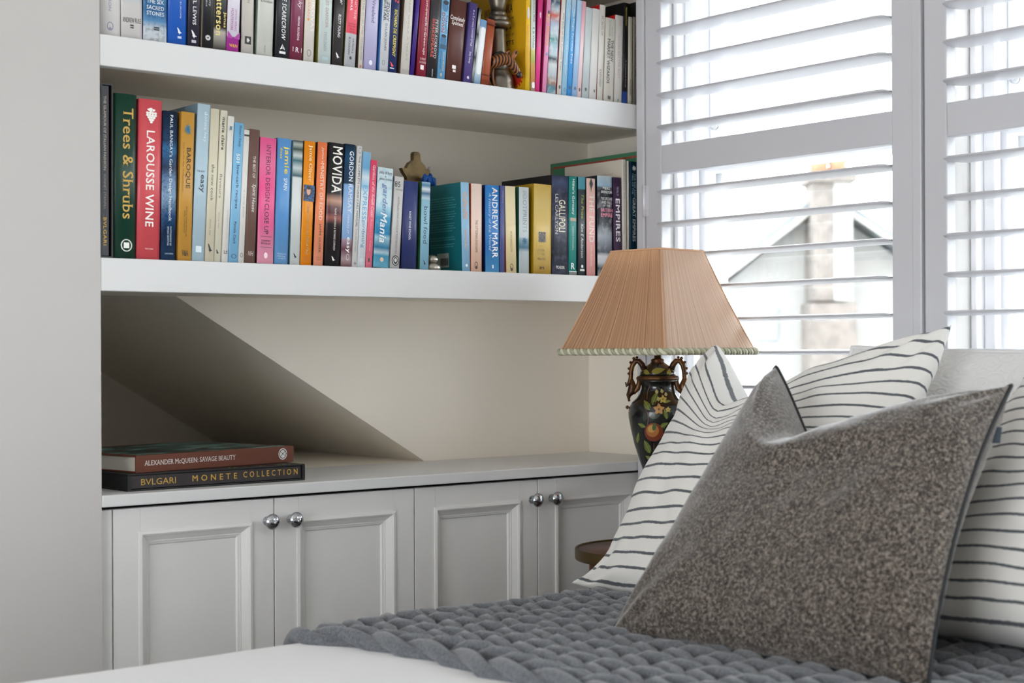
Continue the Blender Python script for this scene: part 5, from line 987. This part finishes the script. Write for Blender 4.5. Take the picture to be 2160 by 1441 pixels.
def stripe_mat():
    m = bpy.data.materials.new('striped_linen'); m.use_nodes = True
    nt = m.node_tree; N = nt.nodes; L = nt.links; p = N['Principled BSDF']
    p.inputs['Roughness'].default_value = .9; p.inputs['Sheen Weight'].default_value = .2; p.inputs['Specular IOR Level'].default_value = .2
    uv = N.new('ShaderNodeUVMap'); sp = N.new('ShaderNodeSeparateXYZ'); L.new(uv.outputs['UV'], sp.inputs[0])
    nz = N.new('ShaderNodeTexNoise'); nz.inputs['Scale'].default_value = 160; nz.inputs['Detail'].default_value = 3
    L.new(uv.outputs['UV'], nz.inputs['Vector'])
    nm = N.new('ShaderNodeMath'); nm.operation = 'MULTIPLY_ADD'; nm.inputs[1].default_value = .0028; L.new(nz.outputs['Fac'], nm.inputs[0]); L.new(sp.outputs['Y'], nm.inputs[2])
    md = N.new('ShaderNodeMath'); md.operation = 'MODULO'; md.inputs[1].default_value = .0305; L.new(nm.outputs[0], md.inputs[0])
    sb = N.new('ShaderNodeMath'); sb.operation = 'SUBTRACT'; sb.inputs[1].default_value = .015; L.new(md.outputs[0], sb.inputs[0])
    ab = N.new('ShaderNodeMath'); ab.operation = 'ABSOLUTE'; L.new(sb.outputs[0], ab.inputs[0])
    mr = N.new('ShaderNodeMapRange'); mr.inputs['From Min'].default_value = .0022; mr.inputs['From Max'].default_value = .0032; mr.inputs['To Min'].default_value = 1; mr.inputs['To Max'].default_value = 0
    L.new(ab.outputs[0], mr.inputs['Value'])
    mx = N.new('ShaderNodeMix'); mx.data_type = 'RGBA'; mx.inputs['A'].default_value = lin('#e6e4df'); mx.inputs['B'].default_value = lin('#5c5f64')
    L.new(mr.outputs['Result'], mx.inputs['Factor']); L.new(mx.outputs['Result'], p.inputs['Base Color'])
    n2 = N.new('ShaderNodeTexNoise'); n2.inputs['Scale'].default_value = 900; L.new(uv.outputs['UV'], n2.inputs['Vector'])
    b = N.new('ShaderNodeBump'); b.inputs['Strength'].default_value = .3; b.inputs['Distance'].default_value = .0008
    L.new(n2.outputs['Fac'], b.inputs['Height']); L.new(b.outputs['Normal'], p.inputs['Normal'])
    return m
def quilt_mat():
    m = bpy.data.materials.new('quilted_cotton'); m.use_nodes = True
    nt = m.node_tree; N = nt.nodes; L = nt.links; p = N['Principled BSDF']
    p.inputs['Base Color'].default_value = lin('#e9e9e8'); p.inputs['Roughness'].default_value = .9
    uv = N.new('ShaderNodeUVMap'); vo = N.new('ShaderNodeTexVoronoi'); vo.inputs['Scale'].default_value = 34; L.new(uv.outputs['UV'], vo.inputs['Vector'])
    sn = N.new('ShaderNodeMath'); sn.operation = 'SINE'; mu = N.new('ShaderNodeMath'); mu.operation = 'MULTIPLY'; mu.inputs[1].default_value = 20
    L.new(vo.outputs['Distance'], mu.inputs[0]); L.new(mu.outputs[0], sn.inputs[0])
    b = N.new('ShaderNodeBump'); b.inputs['Strength'].default_value = .35; b.inputs['Distance'].default_value = .0015
    L.new(sn.outputs[0], b.inputs['Height']); L.new(b.outputs['Normal'], p.inputs['Normal'])
    return m
M_WOOL = wool_mat(); M_STR = stripe_mat(); M_QUI = quilt_mat()
M_PIPE = mat('black_piping', '#16171b', .6)
# white quilted pillow propped against the window
pillow('quilted_pillow', 'white quilted pillow at the back, propped against the shutters', 'pillow', (1.04, -.62, .62), (1.04, -1.34, .62), (1.17, -1.33, 1.03), (1.17, -.655, 1.038), .055, M_QUI, pin=.03, seed=3.1, size=.65, piping=(.004, mat('white_piping', '#e8e8e8', .8)), wr=.003)
# striped square pillows
pillow('striped_pillow', 'white pillow with thin grey stripes behind the grey wool cushion, beside the lamp', 'pillow', (.740, -.425, .600), (.715, -.985, .600), (1.065, -.948, 1.082), (1.055, -.416, 1.043), .095, M_STR, chop=(-.30, .62, 1.28, .16), pin=.04, seed=1.7, size=.60, wr=.0055, n=96, group='striped pillows on the bed', flare=.05, pb=5, sag=.02, ear=.06)
pillow('striped_pillow', 'white pillow with thin grey stripes at the right edge of the picture', 'pillow', (.715, -1.03, .63), (.70, -1.66, .63), (1.02, -1.64, 1.03), (1.02, -1.13, 1.01), .085, M_STR, chop=(0, .9, .9, .05), pin=.05, seed=5.2, size=.60, wr=.004, n=80, group='striped pillows on the bed', flare=.1, pb=4, sag=.012)
# mottled wool cushion in front
gc = pillow('wool_cushion', 'mottled grey-brown wool cushion with black piping, in front of the striped pillows', 'cushion', (.437, -.790, .612), (.484, -1.318, .612), (.785, -1.243, .994), (.785, -.812, 1.016), .075, M_WOOL, chop=(-.40, .62, 1.4, .135), pin=.03, seed=2.4, size=.5, wr=.003, n=110, piping=(.0032, M_PIPE), flare=.45, pb=2.6, back=.05, fwd=.022)
MB().box((-.001, -.006, -.012), (.001, .006, .012)).build('care_tag', mat('care_tag', '#4a5562', .7), gc, Vector((.735, -1.250, .915)) - gc.location, (0, R(30), R(20)))

# ================================================================== BEDSIDE TABLE
TX, TY = 1.057, -.252
tb = empty('bedside_table', (TX, TY, 0)); tag(tb, 'small round wooden bedside table with a brass rim behind the pillow', 'table')
def wood(c1, c2):
    m = mat('table_wood_' + c1, c1, .35)
    nt = m.node_tree; N = nt.nodes; L = nt.links
    tc = N.new('ShaderNodeTexCoord'); mp = N.new('ShaderNodeMapping'); mp.inputs['Scale'].default_value = (4, 22, 4)
    n = N.new('ShaderNodeTexNoise'); n.inputs['Scale'].default_value = 2.2; n.inputs['Detail'].default_value = 8; n.inputs['Distortion'].default_value = .6
    rp = N.new('ShaderNodeValToRGB'); rp.color_ramp.elements[0].color = lin(c1); rp.color_ramp.elements[0].position = .35; rp.color_ramp.elements[1].color = lin(c2); rp.color_ramp.elements[1].position = .7
    L.new(tc.outputs['Object'], mp.inputs['Vector']); L.new(mp.outputs['Vector'], n.inputs['Vector']); L.new(n.outputs['Fac'], rp.inputs['Fac']); L.new(rp.outputs['Color'], N['Principled BSDF'].inputs['Base Color'])
    return m
M_TW = wood('#47230f', '#6f3f22'); M_BRS = mat('old_brass', '#5c4a2a', .4, .8)
MB().lathe([(0, .622), (.154, .622), (.156, .626), (.156, .638), (.154, .640), (0, .640)], 64).build('table_top', M_TW, tb)
MB().lathe([(.154, .619), (.159, .620), (.1605, .624), (.1605, .640), (.159, .6425), (.1565, .6425), (.1555, .640), (.1555, .622)], 64).build('brass_rim', M_BRS, tb)
MB().lathe([(0, .555), (.112, .555), (.114, .56), (.114, .62), (0, .621)], 64).build('drawer_drum', M_TW, tb)
MB().lathe([(0, .19), (.126, .19), (.128, .193), (.128, .205), (0, .207)], 48).build('lower_shelf', M_TW, tb)
for k in range(4):
    a = R(200 + 90 * k)
    c, s = math.cos(a), math.sin(a)
    MB().tube([(.136 * c, .136 * s, .62), (.136 * c, .136 * s, .53), (.136 * c, .136 * s, .52), (.134 * c, .134 * s, .2), (.140 * c, .140 * s, .02), (.142 * c, .142 * s, 0)], [.012, .012, .010, .008, .006, .009], 12).build('leg', M_TW, tb)
    MB().lathe([(.0135, 0), (.0145, .004), (.0125, .01)], 14, (.136 * c, .136 * s, .608)).build('brass_mount', M_BRS, tb)

# ================================================================== TABLE LAMP
LA = R(-45.0)         # direction of the handles (across the line of sight)
lp = empty('table_lamp', (1.056, -.262, .6427)); tag(lp, 'table lamp with a pleated peach shade and a black vase painted with flowers', 'lamp')
Zb = .6427
z = lambda w: w - Zb
prof = [(.0, 0), (.052, 0), (.054, .004), (.054, .012), (.047, .017), (.040, .022), (.024, .030), (.019, .040), (.018, .055), (.0175, .072), (.0185, .085), (.0215, .105), (.0256, .139),
        (.0294, .152), (.038, .178), (.047, .206), (.054, .236), (.0582, .260), (.0585, .268), (.0568, .279), (.051, .289), (.0425, .297), (.036, .306), (.0322, .316), (.0322, .322), (.035, .329), (.0395, .3325)]
MB().lathe(prof, 56).build('vase_body', mat('black_lacquer', '#0f1110', .22, coat=.3), lp)
def vase_r(zz):
    for (r0, z0), (r1, z1) in zip(prof, prof[1:]):
        if z0 <= zz <= z1 and z1 > z0: return r0 + (r1 - r0) * (zz - z0) / (z1 - z0)
    return .03
M_GILT = mat('antique_gilt', '#6b4a2a', .4, .55, bump=(120, .5, .002), vary=(60, '#3a2415', .4, .6))
MB().lathe([(.0395, .3325), (.0425, .334), (.0425, .338), (.0405, .3405), (.036, .3415)], 48).build('rim', M_GILT, lp)
lid = [(.036, .3415), (.0345, .349), (.028, .357), (.020, .363), (.0145, .3665)]
MB().lathe(lid, 48).build('lid', mat('black_lacquer', '#16170f', .25, coat=.3), lp)
MB().lathe([(.0145, .3665), (.0135, .368), (.0125, .370), (.0135, .3715), (.0125, .374), (.008, .376)], 32).build('neck_ring', M_GILT, lp)
M_ROD = mat('brass_rod', '#6a5533', .35, .8)
MB().lathe([(.0068, .375), (.0068, .43), (.010, .431), (.010, .47), (.006, .472), (.004, .545), (.007, .552), (.008, .560), (.004, .566), (0, .568)], 20).build('lamp_rod', M_ROD, lp)
for sg in (1, -1):
    dx, dy = math.cos(LA) * sg, math.sin(LA) * sg
    path = [(.026, .352), (.031, .364), (.037, .3705), (.044, .371), (.050, .362), (.0525, .350), (.053, .338), (.056, .328), (.0625, .322), (.0635, .329)]
    hp = MB()
    hp.tube([(r * dx, r * dy, zz) for r, zz in path], [.006, .006, .0058, .0055, .005, .0046, .0044, .0042, .0036, .0014], 10)
    hp.tube([(r * dx, r * dy, zz) for r, zz in [(.053, .336), (.050, .322), (.052, .310), (.058, .302), (.0575, .294)]], [.004, .0078, .0085, .005, .002], 10)
    hp.tube([(r * dx, r * dy, zz) for r, zz in [(.036, .338), (.0365, .328), (.040, .316), (.047, .309), (.052, .312)]], [.0055, .005, .0055, .005, .004], 10)
    for r, zz, q in ((.047, .376, .0035), (.0535, .368, .0032), (.057, .356, .003), (.0575, .346, .003), (.041, .378, .003), (.057, .293, .003), (.0605, .279, .004)):
        hp.lathe([(0, -q), (q * .7, -q * .6), (q, 0), (q * .7, q * .6), (0, q)], 10, (r * dx, r * dy, zz))
    hp.build('handle', M_GILT, lp)
# painted leaves, flowers and fruit following the vase surface (px: across, py: height), seen on the camera side
CA = R(225.6)
def on_vase(px, pz, lift, rr=vase_r):
    r = rr(pz) + lift
    a = CA + px / max(rr(pz), .012)
    return (r * math.cos(a), r * math.sin(a), pz)
def paint(name, polys, col, lift=.0004, rr=vase_r, par=lp):
    m = MB()
    for P in polys:
        cx = sum(p[0] for p in P) / len(P); cz = sum(p[1] for p in P) / len(P)
        pts = [(cx, cz)] + P
        # inner ring for curvature
        mid = [((p[0] + cx) / 2, (p[1] + cz) / 2) for p in P]
        n = len(P); vs = [on_vase(cx, cz, lift, rr)] + [on_vase(*p, lift, rr) for p in mid] + [on_vase(*p, lift, rr) for p in P]
        fs = [(0, 1 + i, 1 + (i + 1) % n) for i in range(n)] + [(1 + i, 1 + n + i, 1 + n + (i + 1) % n, 1 + (i + 1) % n) for i in range(n)]
        m.add(vs, fs, 0, True)
    return m.build(name, mat('vase_paint', col, .35, coat=.2), par)
def leaf(cx, cz, L, W, ang, n=7):
    a = R(ang); up = [(t / n, math.sin(math.pi * (t / n) ** .8) * (1 + .12 * (t % 2))) for t in range(n + 1)]
    pts = [(t * L - L / 2, w * W / 2) for t, w in up] + [(t * L - L / 2, -w * W / 2) for t, w in up[-2:0:-1]]
    return [(cx + x * math.cos(a) - y * math.sin(a), cz + x * math.sin(a) + y * math.cos(a)) for x, y in pts]
def disc(cx, cz, r, n=16, ry=None): return [(cx + r * math.cos(2 * math.pi * i / n), cz + (ry or r) * math.sin(2 * math.pi * i / n)) for i in range(n)]
def stroke(pts, w):
    out = []
    for (x0, z0), (x1, z1) in zip(pts, pts[1:]):
        d = math.hypot(x1 - x0, z1 - z0) or 1; nx, nz = -(z1 - z0) / d * w / 2, (x1 - x0) / d * w / 2
        out.append([(x0 - nx, z0 - nz), (x1 - nx, z1 - nz), (x1 + nx, z1 + nz), (x0 + nx, z0 + nz)])
    return out
for st_ in ([(-.028, .284), (-.02, .268), (-.019, .255), (-.021, .245)], [(-.018, .336), (-.016, .322), (-.021, .31), (-.022, .296)], [(-.008, .21), (-.008, .195), (-.002, .185), (.004, .178)], [(.002, .30), (.0, .285)], [(.008, .306), (.008, .295)]):
    paint('painted_stem', stroke(st_, .0014), '#6a4630')
for lf in ((-.006, .298, .028, .011, 70), (-.022, .285, .024, .012, 125), (-.022, .203, .030, .013, 115), (-.018, .180, .019, .009, 150), (.015, .268, .022, .008, 105), (.012, .246, .02, .009, 30), (-.034, .245, .02, .008, 160), (.018, .292, .018, .006, 5), (.006, .205, .02, .009, 40), (.012, .178, .016, .007, 80), (-.008, .160, .016, .006, 70), (.03, .25, .024, .01, 60), (.034, .21, .026, .011, 120), (-.045, .22, .024, .01, 70)):
    paint('painted_leaf', [leaf(*lf)], '#5c6a2c')
    a = R(lf[4]); k = lf[2] * .42
    paint('leaf_vein', stroke([(lf[0] - k * math.cos(a), lf[1] - k * math.sin(a)), (lf[0] + k * math.cos(a), lf[1] + k * math.sin(a))], .0009), '#a3a45a', .0007)
for lf in ((-.004, .265, .024, .012, 20), (.006, .238, .026, .012, 160), (-.026, .262, .02, .009, 80), (.022, .225, .022, .01, 60)):
    paint('painted_leaf', [leaf(*lf)], '#20301c', .0003)
for fx, fz, s, c in ((.002, .277, .0075, '#b08350'), (.010, .296, .0055, '#b5a452'), (.020, .276, .004, '#b8a050'), (-.001, .178, .005, '#c0a860'), (.002, .16, .004, '#b07a40')):
    paint('painted_flower', [leaf(fx + s * .8 * math.cos(R(72 * k + 18)), fz + s * .8 * math.sin(R(72 * k + 18)), s * 1.5, s * .95, 72 * k + 18) for k in range(5)], c, .0008)
    paint('flower_centre', [disc(fx, fz, s * .28, 10)], '#5a5a24', .0011)
for fx, fz in ((-.002, .311), (.008, .312), (.016, .306), (.001, .297)):
    paint('painted_bud', [leaf(fx, fz, .009, .006, 100)], '#a8a06a', .0008)
paint('painted_fruit', [disc(-.0085, .232, .0185, 24)], '#6e2a12', .0009)
paint('fruit_highlight', [disc(-.0105, .235, .0125, 20)], '#a8682e', .0012)
paint('fruit_highlight', [disc(-.0125, .238, .007, 16)], '#c09448', .0015)
paint('fruit_leaf', [leaf(-.007, .243, .017, .007, 80)], '#3c5a22', .0018)
def lid_r(zz):
    for (r0, z0), (r1, z1) in zip(lid, lid[1:]):
        if z0 <= zz <= z1: return r0 + (r1 - r0) * (zz - z0) / (z1 - z0)
    return .03
for lf in ((.001, .352, .028, .011, 12), (-.024, .349, .018, .009, -20), (.024, .349, .016, .01, 70)):
    paint('painted_leaf', [leaf(*lf)], '#7c7a30', .0005, lid_r)

# shade: four trapezoid faces of strung silk
def silk_mat():
    m = bpy.data.materials.new('strung_silk'); m.use_nodes = True
    nt = m.node_tree; N = nt.nodes; L = nt.links; N.remove(N['Principled BSDF'])
    uv = N.new('ShaderNodeUVMap'); mp = N.new('ShaderNodeMapping'); mp.inputs['Scale'].default_value = (64, .05, 1)
    L.new(uv.outputs['UV'], mp.inputs['Vector'])
    n = N.new('ShaderNodeTexNoise'); n.inputs['Scale'].default_value = 1; n.inputs['Detail'].default_value = 3; L.new(mp.outputs['Vector'], n.inputs['Vector'])
    rp = N.new('ShaderNodeValToRGB'); el = rp.color_ramp.elements
    el[0].position = .33; el[0].color = lin('#a2683a'); el[1].position = .68; el[1].color = lin('#e8c49f'); e = el.new(.5); e.color = lin('#d2a070')
    L.new(n.outputs['Fac'], rp.inputs['Fac'])
    b = N.new('ShaderNodeBump'); b.inputs['Strength'].default_value = .18; b.inputs['Distance'].default_value = .001; L.new(n.outputs['Fac'], b.inputs['Height'])
    d = N.new('ShaderNodeBsdfDiffuse'); t = N.new('ShaderNodeBsdfTranslucent'); g = N.new('ShaderNodeBsdfGlossy'); g.inputs['Roughness'].default_value = .5
    for s in (d, t): L.new(rp.outputs['Color'], s.inputs['Color']); L.new(b.outputs['Normal'], s.inputs['Normal'])
    L.new(b.outputs['Normal'], g.inputs['Normal']); g.inputs['Color'].default_value = (1, .95, .88, 1)
    m1 = N.new('ShaderNodeMixShader'); m1.inputs['Fac'].default_value = .58; L.new(d.outputs[0], m1.inputs[1]); L.new(t.outputs[0], m1.inputs[2])
    m2 = N.new('ShaderNodeMixShader'); m2.inputs['Fac'].default_value = .15; L.new(m1.outputs[0], m2.inputs[1]); L.new(g.outputs[0], m2.inputs[2])
    L.new(m2.outputs[0], N['Material Output'].inputs['Surface'])
    return m
M_SILK = silk_mat()
SB, ST, z0s, z1s = .196, .0935, z(1.031), z(1.231)
def shade_outline(hd, zz, cr, n=5):
    """square with slightly rounded corners, half-diagonal hd"""
    s = hd / math.sqrt(2); pts = []
    for k in range(4):
        a0 = R(229.6 + 90 * k)
        cx, cy = (hd - cr * math.sqrt(2)) * math.cos(a0), (hd - cr * math.sqrt(2)) * math.sin(a0)
        for i in range(n):
            a = a0 - R(45) + R(90) * i / (n - 1)
            pts.append((cx + cr * math.cos(a), cy + cr * math.sin(a), zz))
    return pts
def fill_sides(pts, k=26):
    out = []; n = len(pts)
    for i in range(n):
        out.append(pts[i])
        if i % 5 == 4:
            a, b = Vector(pts[i]), Vector(pts[(i + 1) % n]); out += [tuple(a.lerp(b, j / k)) for j in range(1, k)]
    return out
lo = fill_sides(shade_outline(SB, z0s, .006)); hi = fill_sides(shade_outline(ST, z1s, .004))
m = MB(); nn = len(lo); rows = 8
for r in range(rows + 1):
    t = r / rows
    bow = -.0035 * math.sin(math.pi * t)
    m.v += [tuple((Vector(a) * (1 - t) + Vector(b) * t) + Vector((a[0], a[1], 0)).normalized() * bow) for a, b in zip(lo, hi)]
for r in range(rows):
    for i in range(nn):
        m.f.append((r * nn + i, r * nn + (i + 1) % nn, (r + 1) * nn + (i + 1) % nn, (r + 1) * nn + i)); m.mi.append(0); m.sm.append(True)
shd = m.build('lamp_shade', M_SILK, lp)
uvl = shd.data.uv_layers.new(name='UVMap')
per = [0]
for i in range(nn): per.append(per[-1] + (Vector(lo[i]) - Vector(lo[(i + 1) % nn])).length)
for p in shd.data.polygons:
    for li in p.loop_indices:
        vi = shd.data.loops[li].vertex_index; r, i = divmod(vi, nn)
        pi = p.index % nn
        u = per[i] if not (pi == nn - 1 and i == 0) else per[nn]
        uvl.data[li].uv = (u / .28, r / rows)
# seams where strands overlap
for k in range(4):
    a, b = Vector(lo[k * 30 + 2]), Vector(hi[k * 30 + 2])
    MB().tube([a, a.lerp(b, .5) - Vector((a.x, a.y, 0)).normalized() * .003, b], .0012, 6).build('corner_binding', mat('silk_binding', '#d6a884', .7), lp)
tr = MB(); pt = shade_outline(ST, z1s, .004); tr.tube(pt, .002, 6, closed=True); tr.build('top_binding', mat('silk_binding', '#d6a884', .7), lp)
# twisted cord around the bottom
per_pts = shade_outline(SB + .004, z0s + .001, .014, 9)
dense = []
for i in range(len(per_pts)):
    a, b = Vector(per_pts[i]), Vector(per_pts[(i + 1) % len(per_pts)]); k = max(int((b - a).length / .0011), 1)
    for j in range(k): dense.append(a.lerp(b, j / k))
for ph, col in ((0, '#cdcab2'), (math.pi, '#a3a388'), ):
    pts = []; tot = len(dense)
    turns = round(tot * .0011 / .018)
    for i, p in enumerate(dense):
        a = 2 * math.pi * turns * i / tot + ph
        t = (dense[(i + 1) % tot] - dense[i - 1]).normalized(); nn_ = Vector((0, 0, 1)); bb = t.cross(nn_)
        pts.append(p + (nn_ * math.cos(a) + bb * math.sin(a)) * .0034)
    MB().tube(pts, .0040, 7, closed=True).build('cord_trim', mat('cord_' + col, col, .6), lp)

# ================================================================== OUTSIDE
structure(MB().box((2.5, -60, -3.1), (90, 60, -3.0)).build('ground', mat('street', '#8a8a88', .9)), 'street level outside the window')
FW = Vector((math.cos(R(50.86)), math.sin(R(50.86)), 0)); RT = Vector((math.sin(R(50.86)), -math.cos(R(50.86)), 0))
CAMP = Vector((-1.1429, -2.5059, 0))
def house_empty(name, depth, label, cat='house'):
    e = empty(name, CAMP + FW * depth + Vector((0, 0, -3)), (0, 0, math.atan2(RT.y, RT.x))); tag(e, label, cat); return e
M_REND = mat('render_wall', '#9a9997', .9, bump=(20, .2, .01)); M_SLATE = mat('slate_roof', '#787c80', .8, bump=(12, .4, .02)); M_BRICK = mat('pale_brick', '#7a736e', .9, vary=(9, '#6c6662', .4, .6)); M_TERRA = mat('terracotta', '#9a6a4c', .8)
M_TRIM = mat('house_trim', '#a5a3a0', .7)
h1 = house_empty('neighbour_house', 18., 'pale rendered house with a gable and tall chimney outside the window')
# local: x to the right, y away, z up from the street (street is 3 m below the room floor)
zz = lambda py: 4.03 + (745 - py) * .005417
xx = lambda px: (px - 1080) * .005417
ap = (xx(1735), zz(432)); le = (xx(1500), zz(612)); re = (xx(1985), zz(600))
MB().prism([(le[0] + .1, 0), (re[0] - .1, 0), (re[0] - .1, re[1]), ap, (le[0] + .1, le[1])], 'y', 0, 4.5).build('wall', M_REND, h1)
def slab(a, b, t, y0, y1): 
    d = Vector((b[0] - a[0], b[1] - a[1])).normalized(); n = Vector((-d.y, d.x)) * t
    if n.y < 0: n = -n
    return MB().prism([(a[0], a[1]), (b[0], b[1]), (b[0] + n.x, b[1] + n.y), (a[0] + n.x, a[1] + n.y)], 'y', y0, y1)
slab(le, ap, .12, -.3, 4.7).build('roof', M_SLATE, h1); slab(ap, re, .12, -.3, 4.7).build('roof', M_SLATE, h1)
slab(le, ap, .05, -.36, -.3).build('barge_board', M_TRIM, h1); slab(ap, re, .05, -.36, -.3).build('barge_board', M_TRIM, h1)
c1 = MB().box((xx(1697), -.55, zz(640)), (xx(1776), -.05, zz(395))).box((xx(1690), -.6, 0), (xx(1784), -.0, zz(645))).build('chimney', M_BRICK, h1)
MB().box((xx(1688), -.62, zz(398)), (xx(1785), .02, zz(378)), 0, .01).build('chimney_cap', M_BRICK, c1)
MB().box((xx(1740), -.56, zz(640)), (xx(1777), -.549, zz(395))).build('pale_strip', M_TRIM, c1)  # lighter strip over the right half of the chimney front
for px in (1718, 1757): MB().lathe([(.12, 0), (.10, .1), (.11, .16), (.09, .17)], 16, (xx(px), -.3, zz(378))).build('chimney_pot', M_TERRA, c1)
MB().box((xx(1560), -.03, zz(720)), (xx(1640), .0, zz(650))).build('window_panel', mat('far_window', '#8e949a', .4), h1)
h2 = house_empty('neighbour_house', 24., 'low grey slate roof of the house left of the chimney')
k2 = 24 / 3323
MB().box((xx(1520) * 1.333, 0, 0), (xx(1650) * 1.333, 5, 4.03 + (745 - 600) * k2)).build('wall', M_REND, h2)
MB().prism([(0 - .3, 4.03 + (745 - 600) * k2), (2.7, 4.03 + (745 - 500) * k2), (5.3, 4.03 + (745 - 600) * k2)], 'x', (1505 - 1080) * k2, (1655 - 1080) * k2).build('roof', M_SLATE, h2)
h3 = house_empty('neighbour_house', 26., 'grey roof of the house behind, right of the chimney')
k3 = 26 / 3323
MB().box((xx(1800) * 1.444, 0, 0), (xx(2040) * 1.444, 5, 4.03 + (745 - 540) * k3)).build('wall', M_REND, h3)
MB().prism([(-.3, 4.03 + (745 - 540) * k3), (2.5, 4.03 + (745 - 462) * k3), (5.3, 4.03 + (745 - 540) * k3)], 'x', (1795 - 1080) * k3, (2050 - 1080) * k3).build('roof', M_SLATE, h3)
h4 = house_empty('neighbour_house', 9.5, 'near grey rendered house seen through the second window')
k4 = 9.5 / 3323
MB().box(((2090 - 1080) * k4, 0, 0), ((2700 - 1080) * k4, 1.2, 4.03 + (745 - 425) * k4)).build('wall', M_REND, h4)
MB().box(((2084 - 1080) * k4, -.12, 4.03 + (745 - 425) * k4), ((2706 - 1080) * k4, 1.25, 4.03 + (745 - 345) * k4), 0, .01).build('stone_cornice', mat('sandstone', '#807868', .9, vary=(3, '#6f6758', .4, .6)), h4)
MB().box(((2300 - 1080) * k4, -.02, 2.4), ((2500 - 1080) * k4, .0, 4.4)).build('window_panel', mat('far_window', '#8e949a', .4), h4)
